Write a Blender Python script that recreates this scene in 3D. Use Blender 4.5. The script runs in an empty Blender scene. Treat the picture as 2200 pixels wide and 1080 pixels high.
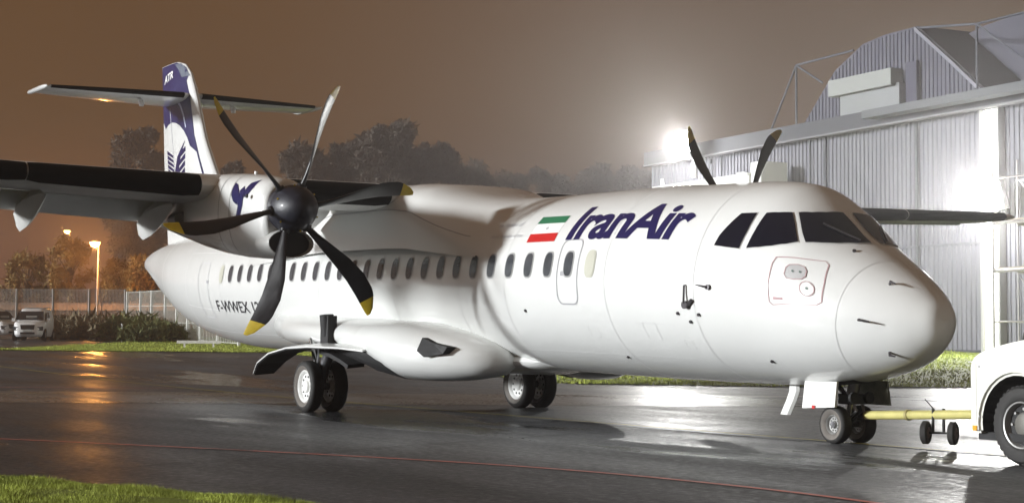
import bpy, bmesh, math, random
import numpy as np
from mathutils import Vector, Matrix
random.seed(7); rng = np.random.default_rng(7)
PI = math.pi
scene = bpy.context.scene

# ------------------------------------------------------------------ camera
CAM = np.array([26.2068, -13.6639, 1.1976]); YAW, PITCH, ROLL = -1.0418, 0.0526, 0.0047
FWD = np.array([math.sin(YAW), math.cos(YAW)]); RGT = np.array([FWD[1], -FWD[0]])
f3 = Vector((math.sin(YAW)*math.cos(PITCH), math.cos(YAW)*math.cos(PITCH), math.sin(PITCH)))
r3 = f3.cross(Vector((0, 0, 1))).normalized(); u3 = r3.cross(f3)
cr, sr = math.cos(ROLL), math.sin(ROLL)
rr, uu = cr*r3 + sr*u3, -sr*r3 + cr*u3
cd = bpy.data.cameras.new('camera'); cam = bpy.data.objects.new('camera', cd)
scene.collection.objects.link(cam)
m = Matrix((rr, uu, -f3)).transposed().to_4x4(); m.translation = Vector(CAM); cam.matrix_world = m
cd.sensor_width = 36; cd.lens = 3634.16/2200*36; cd.clip_end = 2000; cd.clip_start = .1
scene.camera = cam
# ------------------------------------------------------------------ world: light polluted overcast night sky
W = bpy.data.worlds.new('World'); scene.world = W; W.use_nodes = True
nt = W.node_tree; nt.nodes.clear()
out = nt.nodes.new('ShaderNodeOutputWorld'); bg = nt.nodes.new('ShaderNodeBackground')
tc = nt.nodes.new('ShaderNodeTexCoord')
def wdot(v):
    n = nt.nodes.new('ShaderNodeVectorMath'); n.operation = 'DOT_PRODUCT'; n.inputs[1].default_value = v
    nt.links.new(tc.outputs['Generated'], n.inputs[0]); return n.outputs['Value']
def wramp(sock, lo, hi, stops):
    mr = nt.nodes.new('ShaderNodeMapRange'); mr.inputs[1].default_value = lo; mr.inputs[2].default_value = hi
    nt.links.new(sock, mr.inputs[0]); cr_ = nt.nodes.new('ShaderNodeValToRGB'); nt.links.new(mr.outputs[0], cr_.inputs[0])
    e = cr_.color_ramp.elements
    while len(e) > 1: e.remove(e[-1])
    e[0].position = stops[0][0]; e[0].color = (*stops[0][1], 1)
    for p, c in stops[1:]:
        q = e.new(p); q.color = (*c, 1)
    return cr_.outputs[0]
az = wdot((RGT[0], RGT[1], 0)); el = wdot((0, 0, 1))
high = wramp(az, -.45, .45, [(0, (.082, .037, .009)), (.35, (.086, .042, .015)), (.6, (.092, .055, .031)), (1, (.098, .069, .048))])
low = wramp(az, -.45, .45, [(0, (.150, .046, .012)), (.25, (.135, .042, .012)), (.42, (.085, .052, .036)), (.7, (.11, .10, .10)), (1, (.13, .125, .13))])
mixn = nt.nodes.new('ShaderNodeMix'); mixn.data_type = 'RGBA'
fac = nt.nodes.new('ShaderNodeMapRange'); fac.inputs[1].default_value = .02; fac.inputs[2].default_value = .13
fac.interpolation_type = 'SMOOTHSTEP'
nt.links.new(el, fac.inputs[0]); nt.links.new(fac.outputs[0], mixn.inputs['Factor'])
nt.links.new(low, mixn.inputs[6]); nt.links.new(high, mixn.inputs[7])
nz = nt.nodes.new('ShaderNodeTexNoise'); nz.inputs['Scale'].default_value = 2.2; nz.inputs['Detail'].default_value = 3
nt.links.new(tc.outputs['Generated'], nz.inputs['Vector'])
nm = nt.nodes.new('ShaderNodeMapRange'); nm.inputs[1].default_value = .3; nm.inputs[2].default_value = .7
nm.inputs[3].default_value = .87; nm.inputs[4].default_value = 1.13
nt.links.new(nz.outputs['Fac'], nm.inputs[0])
nt.links.new(mixn.outputs[2], bg.inputs['Color']); nt.links.new(nm.outputs[0], bg.inputs['Strength'])
nt.links.new(bg.outputs[0], out.inputs['Surface'])
# ------------------------------------------------------------------ key: the apron floodlights on the camera's side, far away
SUNDIR = Vector((.31, .93, -.165)).normalized()
sd = bpy.data.lights.new('apron_key_light', 'SUN'); sd.energy = 5.0; sd.angle = math.radians(5); sd.color = (.965, .99, 1)
sun = bpy.data.objects.new('apron_key_light', sd); scene.collection.objects.link(sun)
sun.rotation_euler = SUNDIR.to_track_quat('-Z', 'Y').to_euler()
scene.view_settings.view_transform = 'Standard'; scene.view_settings.look = 'None'
scene.view_settings.exposure = .42; scene.view_settings.gamma = 1; scene.view_settings.use_curve_mapping = False
scene.render.engine = 'CYCLES'; scene.cycles.use_denoising = True
scene.cycles.max_bounces = 6; scene.cycles.volume_bounces = 0; scene.cycles.transparent_max_bounces = 8
scene.cycles.sample_clamp_indirect = 6; scene.cycles.caustics_reflective = False; scene.cycles.caustics_refractive = False

# ------------------------------------------------------------------ materials
MATS = {}
def mat(name, col, rough=.5, metal=0, var=0, vscale=4, coat=0, emit=None, estr=0, bump=0, bscale=40, spec=None):
    if name in MATS: return MATS[name]
    m = bpy.data.materials.new(name); m.use_nodes = True; t = m.node_tree; b = t.nodes['Principled BSDF']
    b.inputs['Base Color'].default_value = (*col, 1); b.inputs['Roughness'].default_value = rough
    b.inputs['Metallic'].default_value = metal; b.inputs['Coat Weight'].default_value = coat
    b.inputs['Coat Roughness'].default_value = .08
    if spec is not None: b.inputs['Specular IOR Level'].default_value = spec
    if emit: b.inputs['Emission Color'].default_value = (*emit, 1); b.inputs['Emission Strength'].default_value = estr
    tcn = t.nodes.new('ShaderNodeTexCoord')
    if var:
        n = t.nodes.new('ShaderNodeTexNoise'); n.inputs['Scale'].default_value = vscale; n.inputs['Detail'].default_value = 6
        t.links.new(tcn.outputs['Object'], n.inputs['Vector'])
        r = t.nodes.new('ShaderNodeMapRange'); r.inputs[1].default_value = .3; r.inputs[2].default_value = .7
        r.inputs[3].default_value = 1-var; r.inputs[4].default_value = 1+var*.5; t.links.new(n.outputs['Fac'], r.inputs[0])
        x = t.nodes.new('ShaderNodeVectorMath'); x.operation = 'SCALE'; x.inputs[0].default_value = col
        t.links.new(r.outputs[0], x.inputs['Scale']); t.links.new(x.outputs[0], b.inputs['Base Color'])
        r2 = t.nodes.new('ShaderNodeMapRange'); r2.inputs[1].default_value = .3; r2.inputs[2].default_value = .7
        r2.inputs[3].default_value = max(0, rough-min(.06, var)); r2.inputs[4].default_value = min(1, rough+min(.08, var))
        t.links.new(n.outputs['Fac'], r2.inputs[0]); t.links.new(r2.outputs[0], b.inputs['Roughness'])
    if bump:
        n = t.nodes.new('ShaderNodeTexNoise'); n.inputs['Scale'].default_value = bscale; n.inputs['Detail'].default_value = 4
        t.links.new(tcn.outputs['Object'], n.inputs['Vector'])
        bn = t.nodes.new('ShaderNodeBump'); bn.inputs['Strength'].default_value = bump; bn.inputs['Distance'].default_value = .02
        t.links.new(n.outputs['Fac'], bn.inputs['Height']); t.links.new(bn.outputs[0], b.inputs['Normal'])
    MATS[name] = m; return m
WHITE = mat('aircraft_white', (.77, .78, .765), .26, coat=.6, var=.012, vscale=1.3)
WINGG = mat('wing_grey', (.78, .78, .76), .42, var=.08, vscale=2)
FAIRW = mat('fairing_white', (.66, .66, .64), .42, var=.06, vscale=2.5)
BOOT = mat('deicing_rubber', (.004, .004, .005), .7, var=.2, vscale=5, spec=.10)
NAVY = mat('livery_navy', (.007, .006, .068), .35, coat=.2)
NAVYT = mat('tail_navy', (.016, .015, .088), .35, coat=.3, var=.08, vscale=2)
PALEB = mat('livery_pale_blue', (.45, .48, .6), .4)
GREEN = mat('flag_green', (.02, .16, .075), .4); RED = mat('flag_red', (.5, .012, .012), .4)
GREYT = mat('grey_print', (.42, .42, .44), .5); BLACKT = mat('black_print', (.03, .03, .035), .5)
GLASS = mat('cockpit_glass', (.003, .0035, .010), .05, spec=.35)
CABING = mat('cabin_glass', (.07, .075, .085), .12, coat=.5, var=.3, vscale=8)
BLIND = mat('blanked_window', (.50, .50, .42), .45)
SEAL = mat('window_seal', (.33, .33, .33), .5)
LINE = mat('panel_line', (.34, .34, .36), .6); PINKL = mat('panel_red_line', (.42, .27, .28), .6)
DARK = mat('dark_cavity', (.012, .012, .013), .7, var=.3, vscale=8)
PROP = mat('propeller_black', (.010, .010, .013), .34, var=.2, vscale=6)
YEL = mat('propeller_yellow', (.55, .40, .02), .45, var=.15, vscale=12)
SPIN = mat('spinner_navy', (.008, .009, .018), .46, coat=.08, var=.15, vscale=5)
TYRE = mat('tyre_rubber', (.022, .021, .020), .7, var=.25, vscale=20)
TYREL = mat('tyre_dusty', (.16, .145, .13), .8, var=.2, vscale=14)
RIMW = mat('rim_white', (.80, .80, .78), .35); RIMG = mat('rim_grey', (.35, .35, .34), .4, metal=.3)
STEEL = mat('gear_steel', (.20, .20, .21), .35, metal=.7, var=.25, vscale=12)
CHROME = mat('oleo_chrome', (.6, .6, .6), .15, metal=1)
PROBE = mat('probe_metal', (.06, .055, .06), .4, metal=.5)

# ------------------------------------------------------------------ mesh helpers
def link(o, parent=None):
    scene.collection.objects.link(o)
    if parent is not None: o.parent = parent
    return o
def smooth(me, ang=40):
    me.polygons.foreach_set('use_smooth', [True]*len(me.polygons))
    try: me.set_sharp_from_angle(angle=math.radians(ang))
    except Exception: pass
def mk(name, V, F, mats, parent=None, sm=False, idx=None, ang=40, loc=None):
    me = bpy.data.meshes.new(name); me.from_pydata([tuple(map(float, v)) for v in V], [], F); 
    for m_ in (mats if isinstance(mats, (list, tuple)) else [mats]): me.materials.append(m_)
    if idx is not None: me.polygons.foreach_set('material_index', idx)
    me.validate(); 
    if sm: smooth(me, ang)
    me.update(); o = bpy.data.objects.new(name, me)
    if loc is not None: o.location = loc
    return link(o, parent)
def tag(o, label=None, cat=None, group=None, kind=None):
    if label: o['label'] = label
    if cat: o['category'] = cat
    if group: o['group'] = group
    if kind: o['kind'] = kind
    return o
def empty(name, loc, rz=0, **k):
    o = bpy.data.objects.new(name, None); o.location = loc; o.rotation_euler = (0, 0, rz); link(o); return tag(o, **k)
class MB:
    def __init__(s): s.V = []; s.F = []; s.I = []
    def add(s, V, F, i=0):
        n = len(s.V); s.V += [tuple(map(float, v)) for v in V]; s.F += [tuple(a+n for a in f) for f in F]; s.I += [i]*len(F); return s
    def box(s, c, d, i=0, R=None):
        x, y, z = [q/2 for q in d]
        P = [(a*x, b*y, e*z) for a in (-1, 1) for b in (-1, 1) for e in (-1, 1)]
        if R is not None: P = [tuple(R @ Vector(p)) for p in P]
        P = [(p[0]+c[0], p[1]+c[1], p[2]+c[2]) for p in P]
        return s.add(P, [(0, 1, 3, 2), (4, 6, 7, 5), (0, 4, 5, 1), (2, 3, 7, 6), (0, 2, 6, 4), (1, 5, 7, 3)], i)
    def tube(s, pts, r, n=10, i=0, caps=True):
        pts = [Vector(p) for p in pts]; rs = r if isinstance(r, (list, tuple)) else [r]*len(pts)
        rings = []; up = None
        for k, p in enumerate(pts):
            t = ((pts[min(k+1, len(pts)-1)] - pts[max(k-1, 0)]).normalized())
            if up is None: up = Vector((0, 0, 1)) if abs(t.z) < .9 else Vector((1, 0, 0))
            a = t.cross(up).normalized(); up = a.cross(t).normalized()
            rings.append([p + (a*math.cos(2*PI*j/n) + up*math.sin(2*PI*j/n))*rs[k] for j in range(n)])
        return s.loft(rings, i, caps)
    def loft(s, rings, i=0, caps=True, closed=True):
        n = len(rings[0]); V = [tuple(v) for R in rings for v in R]; F = []
        for k in range(len(rings)-1):
            for j in range(n if closed else n-1):
                a = k*n+j; b = k*n+(j+1) % n; F.append((a, b, b+n, a+n))
        if caps: F.append(tuple(range(n-1, -1, -1))); F.append(tuple((len(rings)-1)*n+j for j in range(n)))
        return s.add(V, F, i)
    def lathe(s, prof, n=24, axis='y', c=(0, 0, 0), i=0, caps=True, ix=None):
        rings = []
        for (h, r) in prof:
            R = []
            for j in range(n):
                a = 2*PI*j/n; p = (r*math.cos(a), h, r*math.sin(a)) if axis == 'y' else ((h, r*math.cos(a), r*math.sin(a)) if axis == 'x' else (r*math.cos(a), r*math.sin(a), h))
                R.append((p[0]+c[0], p[1]+c[1], p[2]+c[2]))
            rings.append(R)
        return s.loft(rings, i, caps)
    def build(s, name, mats, parent=None, sm=False, ang=40, loc=None):
        return mk(name, s.V, s.F, mats, parent, sm, s.I, ang, loc)
def box(name, c, d, m_, parent=None, R=None, bev=0):
    o = MB().box(c, d, 0, R).build(name, m_, parent)
    return o

# ================================================================== THE AIRCRAFT (own frame: x forward of main gear, y left, z up)
TH = -0.021371
air = bpy.data.objects.new('turboprop_airliner', None); link(air)
air.rotation_euler = (0, -TH, 0); air.location = (-math.sin(-TH), 0, 1-math.cos(TH))
tag(air, 'white twin propeller airliner with blue lettering parked on the wet apron', 'airplane')
ST = np.array([(12.396, 1.7, 1.658, 0.026, 1.7), (12.356, 1.846, 1.509, 0.165, 1.7), (12.216, 2.005, 1.352, 0.319, 1.7), (11.956, 2.191, 1.187, 0.519, 1.72),
(11.556, 2.425, 1.058, 0.744, 1.76), (11.086, 2.698, 0.964, 0.934, 1.83), (10.786, 2.936, 0.924, 1.022, 1.89), (10.486, 3.176, 0.905, 1.083, 1.94),
(10.15, 3.344, 0.891, 1.158, 1.98), (9.8, 3.398, 0.878, 1.236, 2.02), (9.4, 3.425, 0.869, 1.301, 2.06), (8.9, 3.435, 0.862, 1.351, 2.1),
(8.2, 3.45, 0.856, 1.393, 2.14), (7.5, 3.48, 0.85, 1.42, 2.16), (6.5, 3.48, 0.85, 1.43, 2.17), (0.00, 3.48, .85, 1.43, 2.17), (-5.0, 3.48, .85, 1.43, 2.17),
(-7.0, 3.48, .86, 1.40, 2.2), (-9.0, 3.45, .98, 1.29, 2.28), (-10.65, 3.40, 1.22, 1.12, 2.38), (-12.57, 3.28, 1.72, .76, 2.55), (-14.0, 3.15, 2.20, .47, 2.68),
(-14.8, 3.03, 2.45, .29, 2.73), (-15.25, 2.93, 2.58, .17, 2.74), (-15.40, 2.83, 2.67, .07, 2.74), (-15.43, 2.76, 2.74, .01, 2.75)])[::-1]
def pchip(X, Y, x):
    h = np.diff(X); d = np.diff(Y)/h; m_ = np.zeros(len(X)); m_[0] = d[0]; m_[-1] = d[-1]
    for i in range(1, len(X)-1):
        if d[i-1]*d[i] > 0:
            w1 = 2*h[i]+h[i-1]; w2 = h[i]+2*h[i-1]; m_[i] = (w1+w2)/(w1/d[i-1]+w2/d[i])
    i = np.clip(np.searchsorted(X, x)-1, 0, len(h)-1); t = (x-X[i])/h[i]
    return (1+2*t)*(1-t)**2*Y[i]+t*(1-t)**2*h[i]*m_[i]+t*t*(3-2*t)*Y[i+1]+t*t*(t-1)*h[i]*m_[i+1]
def surf(x, a):
    x = min(max(x, -15.43), 12.396)
    zt, zb, w, zc = [pchip(ST[:, 0], ST[:, k], x) for k in (1, 2, 3, 4)]
    c, s = math.cos(a), math.sin(a)
    return np.array([x, w*c, zc + ((zt-zc) if s > 0 else (zc-zb))*s])
def surfn(x, a, off):
    p = surf(x, a); h = 1e-3
    dx = surf(x+h, a)-surf(x-h, a); da = surf(x, a+h)-surf(x, a-h)
    n = np.cross(dx, da); n /= np.linalg.norm(n)
    c = p - np.array([p[0], 0, 2.1])
    if n @ c < 0: n = -n
    return p + n*off
# fuselage: barrel and separate radome
def fus_mesh(name, xs, m_, n=96):
    mb = MB(); mb.loft([[surf(x, 2*PI*j/n) for j in range(n)] for x in xs]); return mb.build(name, m_, air, True, 60)
fus_mesh('fuselage', list(np.arange(-15.43, -15.2, .04))+list(np.arange(-15.1, 6.5, .25))+list(np.arange(6.5, 11.40, .08))+list(np.linspace(11.42, 12.2, 18))+list(12.396-np.geomspace(.17, .002, 12)), WHITE)

def wrap(name, polys, off, m_, parent, da=.06, dx=.25, sm=True):
    """flat polygons in (x, angle) laid onto the fuselage skin"""
    bm = bmesh.new()
    for P in polys:
        vs = [bm.verts.new((p[0], p[1], 0)) for p in P]; bm.faces.new(vs)
    return wrap_bm(name, bm, off, m_, parent, da, dx, lambda x, y: surfn(x, y, off))
def wrap_bm(name, bm, off, m_, parent, da, dx, fn):
    bmesh.ops.triangulate(bm, faces=bm.faces[:])
    xs = [v.co.x for v in bm.verts]; ys = [v.co.y for v in bm.verts]
    for lo, hi, st, ax in ((min(xs), max(xs), dx, 0), (min(ys), max(ys), da, 1)):
        k = math.ceil(lo/st)
        while k*st < hi:
            co = [0, 0, 0]; co[ax] = k*st; no = [0, 0, 0]; no[ax] = 1
            bmesh.ops.bisect_plane(bm, geom=bm.verts[:]+bm.edges[:]+bm.faces[:], plane_co=co, plane_no=no, dist=1e-6); k += 1
    bmesh.ops.triangulate(bm, faces=bm.faces[:])
    for v in bm.verts: v.co = Vector(fn(v.co.x, v.co.y))
    me = bpy.data.meshes.new(name); bm.to_mesh(me); bm.free(); me.materials.append(m_); smooth(me, 60)
    return link(bpy.data.objects.new(name, me), parent)
def strip(P, w, closed=True):
    """quads along the inside of polyline P (x, angle), w metres wide"""
    Q = []; n = len(P); c = (sum(p[0] for p in P)/n, sum(p[1] for p in P)/n)
    ins = [(p[0]+(c[0]-p[0])*min(1, w/max(.02, abs(c[0]-p[0])+abs(c[1]-p[1])*1.3)*1.4), p[1]+(c[1]-p[1])*min(1, w/max(.02, abs(c[0]-p[0])+abs(c[1]-p[1])*1.3)*1.4)) for p in P]
    for i in range(n if closed else n-1):
        j = (i+1) % n; Q.append([P[i], P[j], ins[j], ins[i]])
    return Q
def rrect(x0, x1, a0, a1, rx=.12, ra=.09, n=5, skew=0):
    P = []
    for (cx, cy, s) in ((x1-rx, a1-ra, 0), (x0+rx, a1-ra, 1), (x0+rx, a0+ra, 2), (x1-rx, a0+ra, 3)):
        for k in range(n+1):
            t = PI/2*(s+k/n); P.append((cx+rx*math.cos(t)+skew*(cy-a0), cy+ra*math.sin(t)))
    return P
# cabin windows
def sup(cx, ca, hx, ha, n=22, e=2.9):
    return [(cx+hx*abs(math.cos(t))**(2/e)*(1 if math.cos(t) > 0 else -1), ca+ha*abs(math.sin(t))**(2/e)*(1 if math.sin(t) > 0 else -1)) for t in [2*PI*k/n for k in range(n)]]
for k in range(27):
    x = 7.27-.5306*k
    if x < -5: aw = 2.975+(-5-x)*.012
    else: aw = 2.975
    blank = k in (0, 26)
    f = wrap('cabin_window', [sup(x, aw, .122, .145)], .006, SEAL if not blank else BLIND, air)
    wrap('pane', [sup(x, aw, .10, .127)], .010, BLIND if blank else CABING, f)
# cockpit windows, the starboard three and their port mirror images
W3 = [(9.669, 2.74), (9.700, 2.6355), (9.855, 2.3843), (10.082, 2.3534), (10.086, 2.5649), (10.059, 2.7417), (9.874, 2.7445)]
W2 = [(10.164, 2.7253), (10.191, 2.5497), (10.208, 2.3282), (10.35, 2.2623), (10.481, 2.1778), (10.598, 2.2648), (10.767, 2.416), (10.658, 2.5181), (10.502, 2.6171), (10.327, 2.6849)]
W1 = [(10.535, 2.1317), (10.632, 2.0067), (10.702, 1.8532), (10.745, 1.64), (10.957, 1.625), (11.257, 1.66), (11.208, 1.8723), (11.099, 2.0786), (10.977, 2.2303), (10.842, 2.3633), (10.738, 2.2906), (10.639, 2.2094)]
for P in (W3, W2, W1):
    for mir in (0, 1):
        Q = [(x, PI-a) for x, a in P] if mir else P
        c = (sum(p[0] for p in Q)/len(Q), sum(p[1] for p in Q)/len(Q))
        Qo = [(c[0]+(p[0]-c[0])*1.05, c[1]+(p[1]-c[1])*1.05) for p in Q]
        f = wrap('cockpit_window', [Q], .012, GLASS, air, .05, .1)
        wrap('frame', [Qo], .005, SEAL if 0 else FAIRW, f, .05, .1)
# doors and hatches
def dens(P, st=.08):
    R = []
    for i in range(len(P)):
        a, b = P[i], P[(i+1) % len(P)]; n = max(1, int(math.hypot(a[0]-b[0], a[1]-b[1])/st))
        R += [(a[0]+(b[0]-a[0])*k/n, a[1]+(b[1]-a[1])*k/n) for k in range(n)]
    return R
def outline(P, w, closed=True):
    P = dens(P); n = len(P); Q = []; off = []
    for i in range(n):
        a, b = P[i-1], P[(i+1) % n]; t = (b[0]-a[0], (b[1]-a[1])*1.35); l = math.hypot(*t) or 1
        off.append((P[i][0]-t[1]/l*w, P[i][1]+t[0]/l*w/1.35))
    for i in range(n): j = (i+1) % n; Q.append([P[i], P[j], off[j], off[i]])
    return Q
wrap('emergency_exit', outline(rrect(6.46, 6.99, 2.70, 3.40, .13, .10), .022), .005, LINE, air)
wrap('service_door', outline(rrect(-8.02, -7.32, 2.80, 3.72, .14, .10), .022), .005, mat('faint_line', (.5, .5, .52), .6), air)
hat = wrap('access_panel', outline([(10.60, 2.70), (10.9, 2.56), (11.159, 2.42), (11.225, 2.45), (11.28, 2.75), (11.297, 3.02), (11.24, 3.075), (10.66, 3.20), (10.60, 3.17), (10.565, 3.0), (10.57, 2.78)], .014), .006, PINKL, air)
ov = [(10.80, 2.70), (10.90, 2.645), (10.985, 2.632), (11.03, 2.67), (11.04, 2.745), (11.0, 2.80), (10.9, 2.845), (10.81, 2.865), (10.765, 2.83), (10.765, 2.75)]
wrap('socket_cover', [ov], .005, mat('cover_grey', (.45, .45, .45), .5), hat); wrap('cover_rim', outline(ov, .012), .009, PINKL, hat)
for q in ((10.865, 2.755), (10.955, 2.722)): wrap('socket', [sup(q[0], q[1], .016, .014, 8, 2)], .011, mat('socket_green', (.12, .17, .15), .5), hat)
wrap('round_cover', [sup(11.09, 2.89, .085, .085, 20, 2)], .006, RIMW, hat); wrap('cover_rim', outline(sup(11.09, 2.89, .098, .10, 20, 2), .012), .008, PINKL, hat)
wrap('lock', [sup(11.09, 2.885, .02, .018, 8, 2)], .010, mat('socket_green', (.12, .17, .15), .5), hat)
wrap('warning_print', [[(10.66, 3.105), (10.80, 3.085), (10.80, 3.115), (10.66, 3.135)]], .006, PINKL, hat)

# painted words
def text2d(s, size=1, bold=.0, spacing=1, shear=0):
    cu = bpy.data.curves.new('words', 'FONT'); cu.body = s; cu.size = size; cu.offset = bold; cu.resolution_u = 5; cu.space_character = spacing; cu.shear = shear
    ob = bpy.data.objects.new('words', cu); scene.collection.objects.link(ob)
    dg = bpy.context.evaluated_depsgraph_get(); me = bpy.data.meshes.new_from_object(ob.evaluated_get(dg))
    bm = bmesh.new(); bm.from_mesh(me); bpy.data.objects.remove(ob); bpy.data.curves.remove(cu); bpy.data.meshes.remove(me)
    bmesh.ops.remove_doubles(bm, verts=bm.verts[:], dist=1e-5)
    return bm
def words_on_fuselage(name, s, x0, x1, a_bot, a_top, m_, bold=0, off=.006, spacing=1, shear=0):
    bm = text2d(s, 1, bold, spacing, shear); xs = [v.co.x for v in bm.verts]; ys = [v.co.y for v in bm.verts]
    lx, hx, ly, hy = min(xs), max(xs), min(ys), max(ys)
    for v in bm.verts:
        v.co.x = x0+(v.co.x-lx)/(hx-lx)*(x1-x0); v.co.y = a_bot+(v.co.y-ly)/(hy-ly)*(a_top-a_bot)
    return wrap_bm(name, bm, off, m_, air, .05, .3, lambda x, y: surfn(x, y, off))
words_on_fuselage('airline_title', 'IranAir', 6.47, 9.10, 2.715, 2.255, NAVY, .028, spacing=.93, shear=.10)
words_on_fuselage('registration', 'F-WWEX 1250', -6.95, -4.1, 3.585, 3.40, BLACKT, .012)
words_on_fuselage('small_slogan', 'The Airline of', 4.25, 5.02, 2.49, 2.43, GREYT, .004)
o = words_on_fuselage('small_slogan', 'the Islamic Republic of Iran', 4.16, 5.22, 2.65, 2.60, GREYT, .004); o['kind'] = 'stuff'
fl = wrap('flag_panel', [[(5.44, 2.375), (6.19, 2.375), (6.19, 2.715), (5.44, 2.715)]], .003, mat('flag_white', (.8, .8, .78), .4), air)
wrap('green_band', [[(5.44, 2.370), (6.19, 2.378), (6.19, 2.478), (5.44, 2.475)]], .006, GREEN, fl)
wrap('red_band', [[(5.44, 2.612), (6.19, 2.612), (6.19, 2.716), (5.44, 2.716)]], .006, RED, fl)
em = [sup(5.815, 2.545, .035, .018, 10, 2), [(5.80, 2.51), (5.83, 2.51), (5.822, 2.58), (5.808, 2.58)]]
wrap('flag_emblem', [em[0]], .006, GREYT, fl)
# skin joints round the barrel and along it
SEAM = mat('skin_joint', (.62, .62, .62), .5)
for xr in (9.42, 7.62, 5.02, 3.62, 1.4, -1.6, -4.4, -6.6, -9.0, -11.4):
    MB().loft([[surfn(xr+d, a, .0035) for a in np.linspace(2*PI*.23, 2*PI*.80, 48)] for d in (0, .011)], 0, False, False).build('skin_joint', SEAM, air, True)
for aj in (2.62, 3.56, 3.98):
    MB().loft([[surfn(x, aj+d, .0035) for x in np.arange(-9, 9.4, .4)] for d in (0, .006)], 0, False, False).build('skin_joint', SEAM, air, True)
MB().loft([[surfn(x+d, a, .0035) for a, x in zip(np.linspace(PI*.5, PI*1.5, 40), np.linspace(11.62, 11.30, 40))] for d in (0, .008)], 0, False, False).build('radome_joint', mat('radome_line', (.66, .66, .66), .5), air, True)
for xh, ah in ((6.56, 3.05), (-7.42, 3.1)): wrap('door_handle', [rrect(xh, xh+.13, ah, ah+.05, .02, .02, 3)], .008, LINE, air)
for xq, aq, wq_, hq in ((8.3, 3.55, .28, .2), (7.0, 3.62, .22, .14), (4.6, 3.7, .3, .16), (-5.6, 3.75, .25, .16), (9.0, 3.72, .16, .12)):
    wrap('service_hatch', outline(rrect(xq, xq+wq_, aq, aq+hq, .03, .03, 3), .007), .0045, SEAM, air)
for x0, a0, x1, a1 in ((11.20, 1.80, 10.82, 2.02), (11.20, PI-1.80, 10.82, PI-2.02)):
    MB().tube([tuple(surfn(x0+(x1-x0)*k, a0+(a1-a0)*k, .03)) for k in (0, .5, 1)], .012, 6).build('wiper', PROBE, air, True)
# sensors and small skin fittings
def nrm(x, a):
    p = surfn(x, a, 0); q = surfn(x, a, .1); return Vector(p), (Vector(q)-Vector(p)).normalized()
for (x, a, kind) in ((9.686, 3.12, 'vane'), (9.294, 3.21, 'tube'), (9.304, 3.504, 'stud'), (9.483, 3.4176, 'stud'), (9.102, 3.4255, 'stud'), (9.32, 3.33, 'vane2'), (11.74, 3.20, 'pitot'), (11.906, 2.30, 'pitot2'), (11.936, 3.90, 'pitot2'), (10.322, 3.95, 'stud'), (7.477, 4.02, 'stud'), (5.532, 3.47, 'stud'), (11.30, 2.03, 'stud')):
    p, n = nrm(x, a); mb = MB()
    if kind == 'stud': mb.tube([p-n*.02, p+n*.02], .022, 8)
    elif kind == 'vane': mb.tube([p-n*.01, p+n*.03], .035, 10); mb.tube([p+n*.03, p+n*.035+Vector((-.22, 0, .03))], [.02, .006], 6)
    elif kind == 'vane2': mb.tube([p-n*.01, p+n*.02], .04, 8); mb.tube([p+n*.02, p+n*.03+Vector((.10, 0, .07))], [.03, .02], 6)
    elif kind == 'tube': mb.tube([p-n*.01+Vector((0, 0, .1)), p+n*.03+Vector((0, 0, .1)), p+n*.035+Vector((0, 0, -.12))], .014, 6); mb.tube([p-n*.01+Vector((0, 0, -.14)), p+n*.03+Vector((0, 0, -.14))], .05, 10)
    else:
        L = .17 if kind == 'pitot' else .09
        mb.tube([p-n*.02+Vector((-L*.4, 0, 0)), p+n*.06+Vector((-L*.1, 0, 0))], .016, 6); mb.tube([p+n*.06+Vector((-L*.2, 0, 0)), p+n*.05+Vector((L*.8, 0, -.02))], [.016, .009], 6)
    mb.build('probe', PROBE, air, True)
# roof aerials and drain mast
MB().loft([[(8.62+dx*k, dy, 3.43+h) for dx, dy in ((0, -.012), (.25, 0), (0, .012), (-.05, 0))] for k, h in ((1, 0), (.6, .16))]).build('antenna', WHITE, air)
MB().loft([[(6.9+dx*k, dy, 3.47+h) for dx, dy in ((0, -.01), (.10, 0), (0, .01), (-.04, 0))] for k, h in ((1, 0), (.5, .14))]).build('antenna', WHITE, air)
MB().loft([[(9.80+dx+s, dy, z) for dx, dy in ((-.07, -.02), (.07, -.03), (.10, 0), (.07, .03), (-.07, .02))] for s, z in ((0, .90), (0, .80), (-.06, .68), (-.17, .50))]).build('ventral_blade', RIMW, air)

# ---- wing
def airfoil(x_le, x_te, y, z, t, n=14, camber=.02):
    c = x_le-x_te; P = []
    xs = [(1-math.cos(PI*k/n))/2 for k in range(n+1)]
    def th(s): return 5*t*(.2969*math.sqrt(s)-.126*s-.3516*s*s+.2843*s**3-.1036*s**4)*c
    cam_ = lambda s: camber*c*4*s*(1-s)
    dz = lambda s: z - s*c*.055
    for s in xs: P.append((x_le-s*c, y, dz(s)+cam_(s)+th(s)))
    for s in xs[::-1][1:-1]: P.append((x_le-s*c, y, dz(s)+cam_(s)-th(s)))
    return P
def wing_sec(y):
    ay = abs(y)
    if ay < 4.6: le, te, t = 1.30, -1.27, .17
    else:
        k = (ay-4.6)/8.9; le, te, t = 1.30-.45*k, -1.27+.53*k, .17-.04*k
    return le, te, t, 3.60+max(0, ay-4.6)*.030
ys = [0, 1.5, 3, 4.6, 6, 8, 10, 12, 13.0, 13.35, 13.5]
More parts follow.
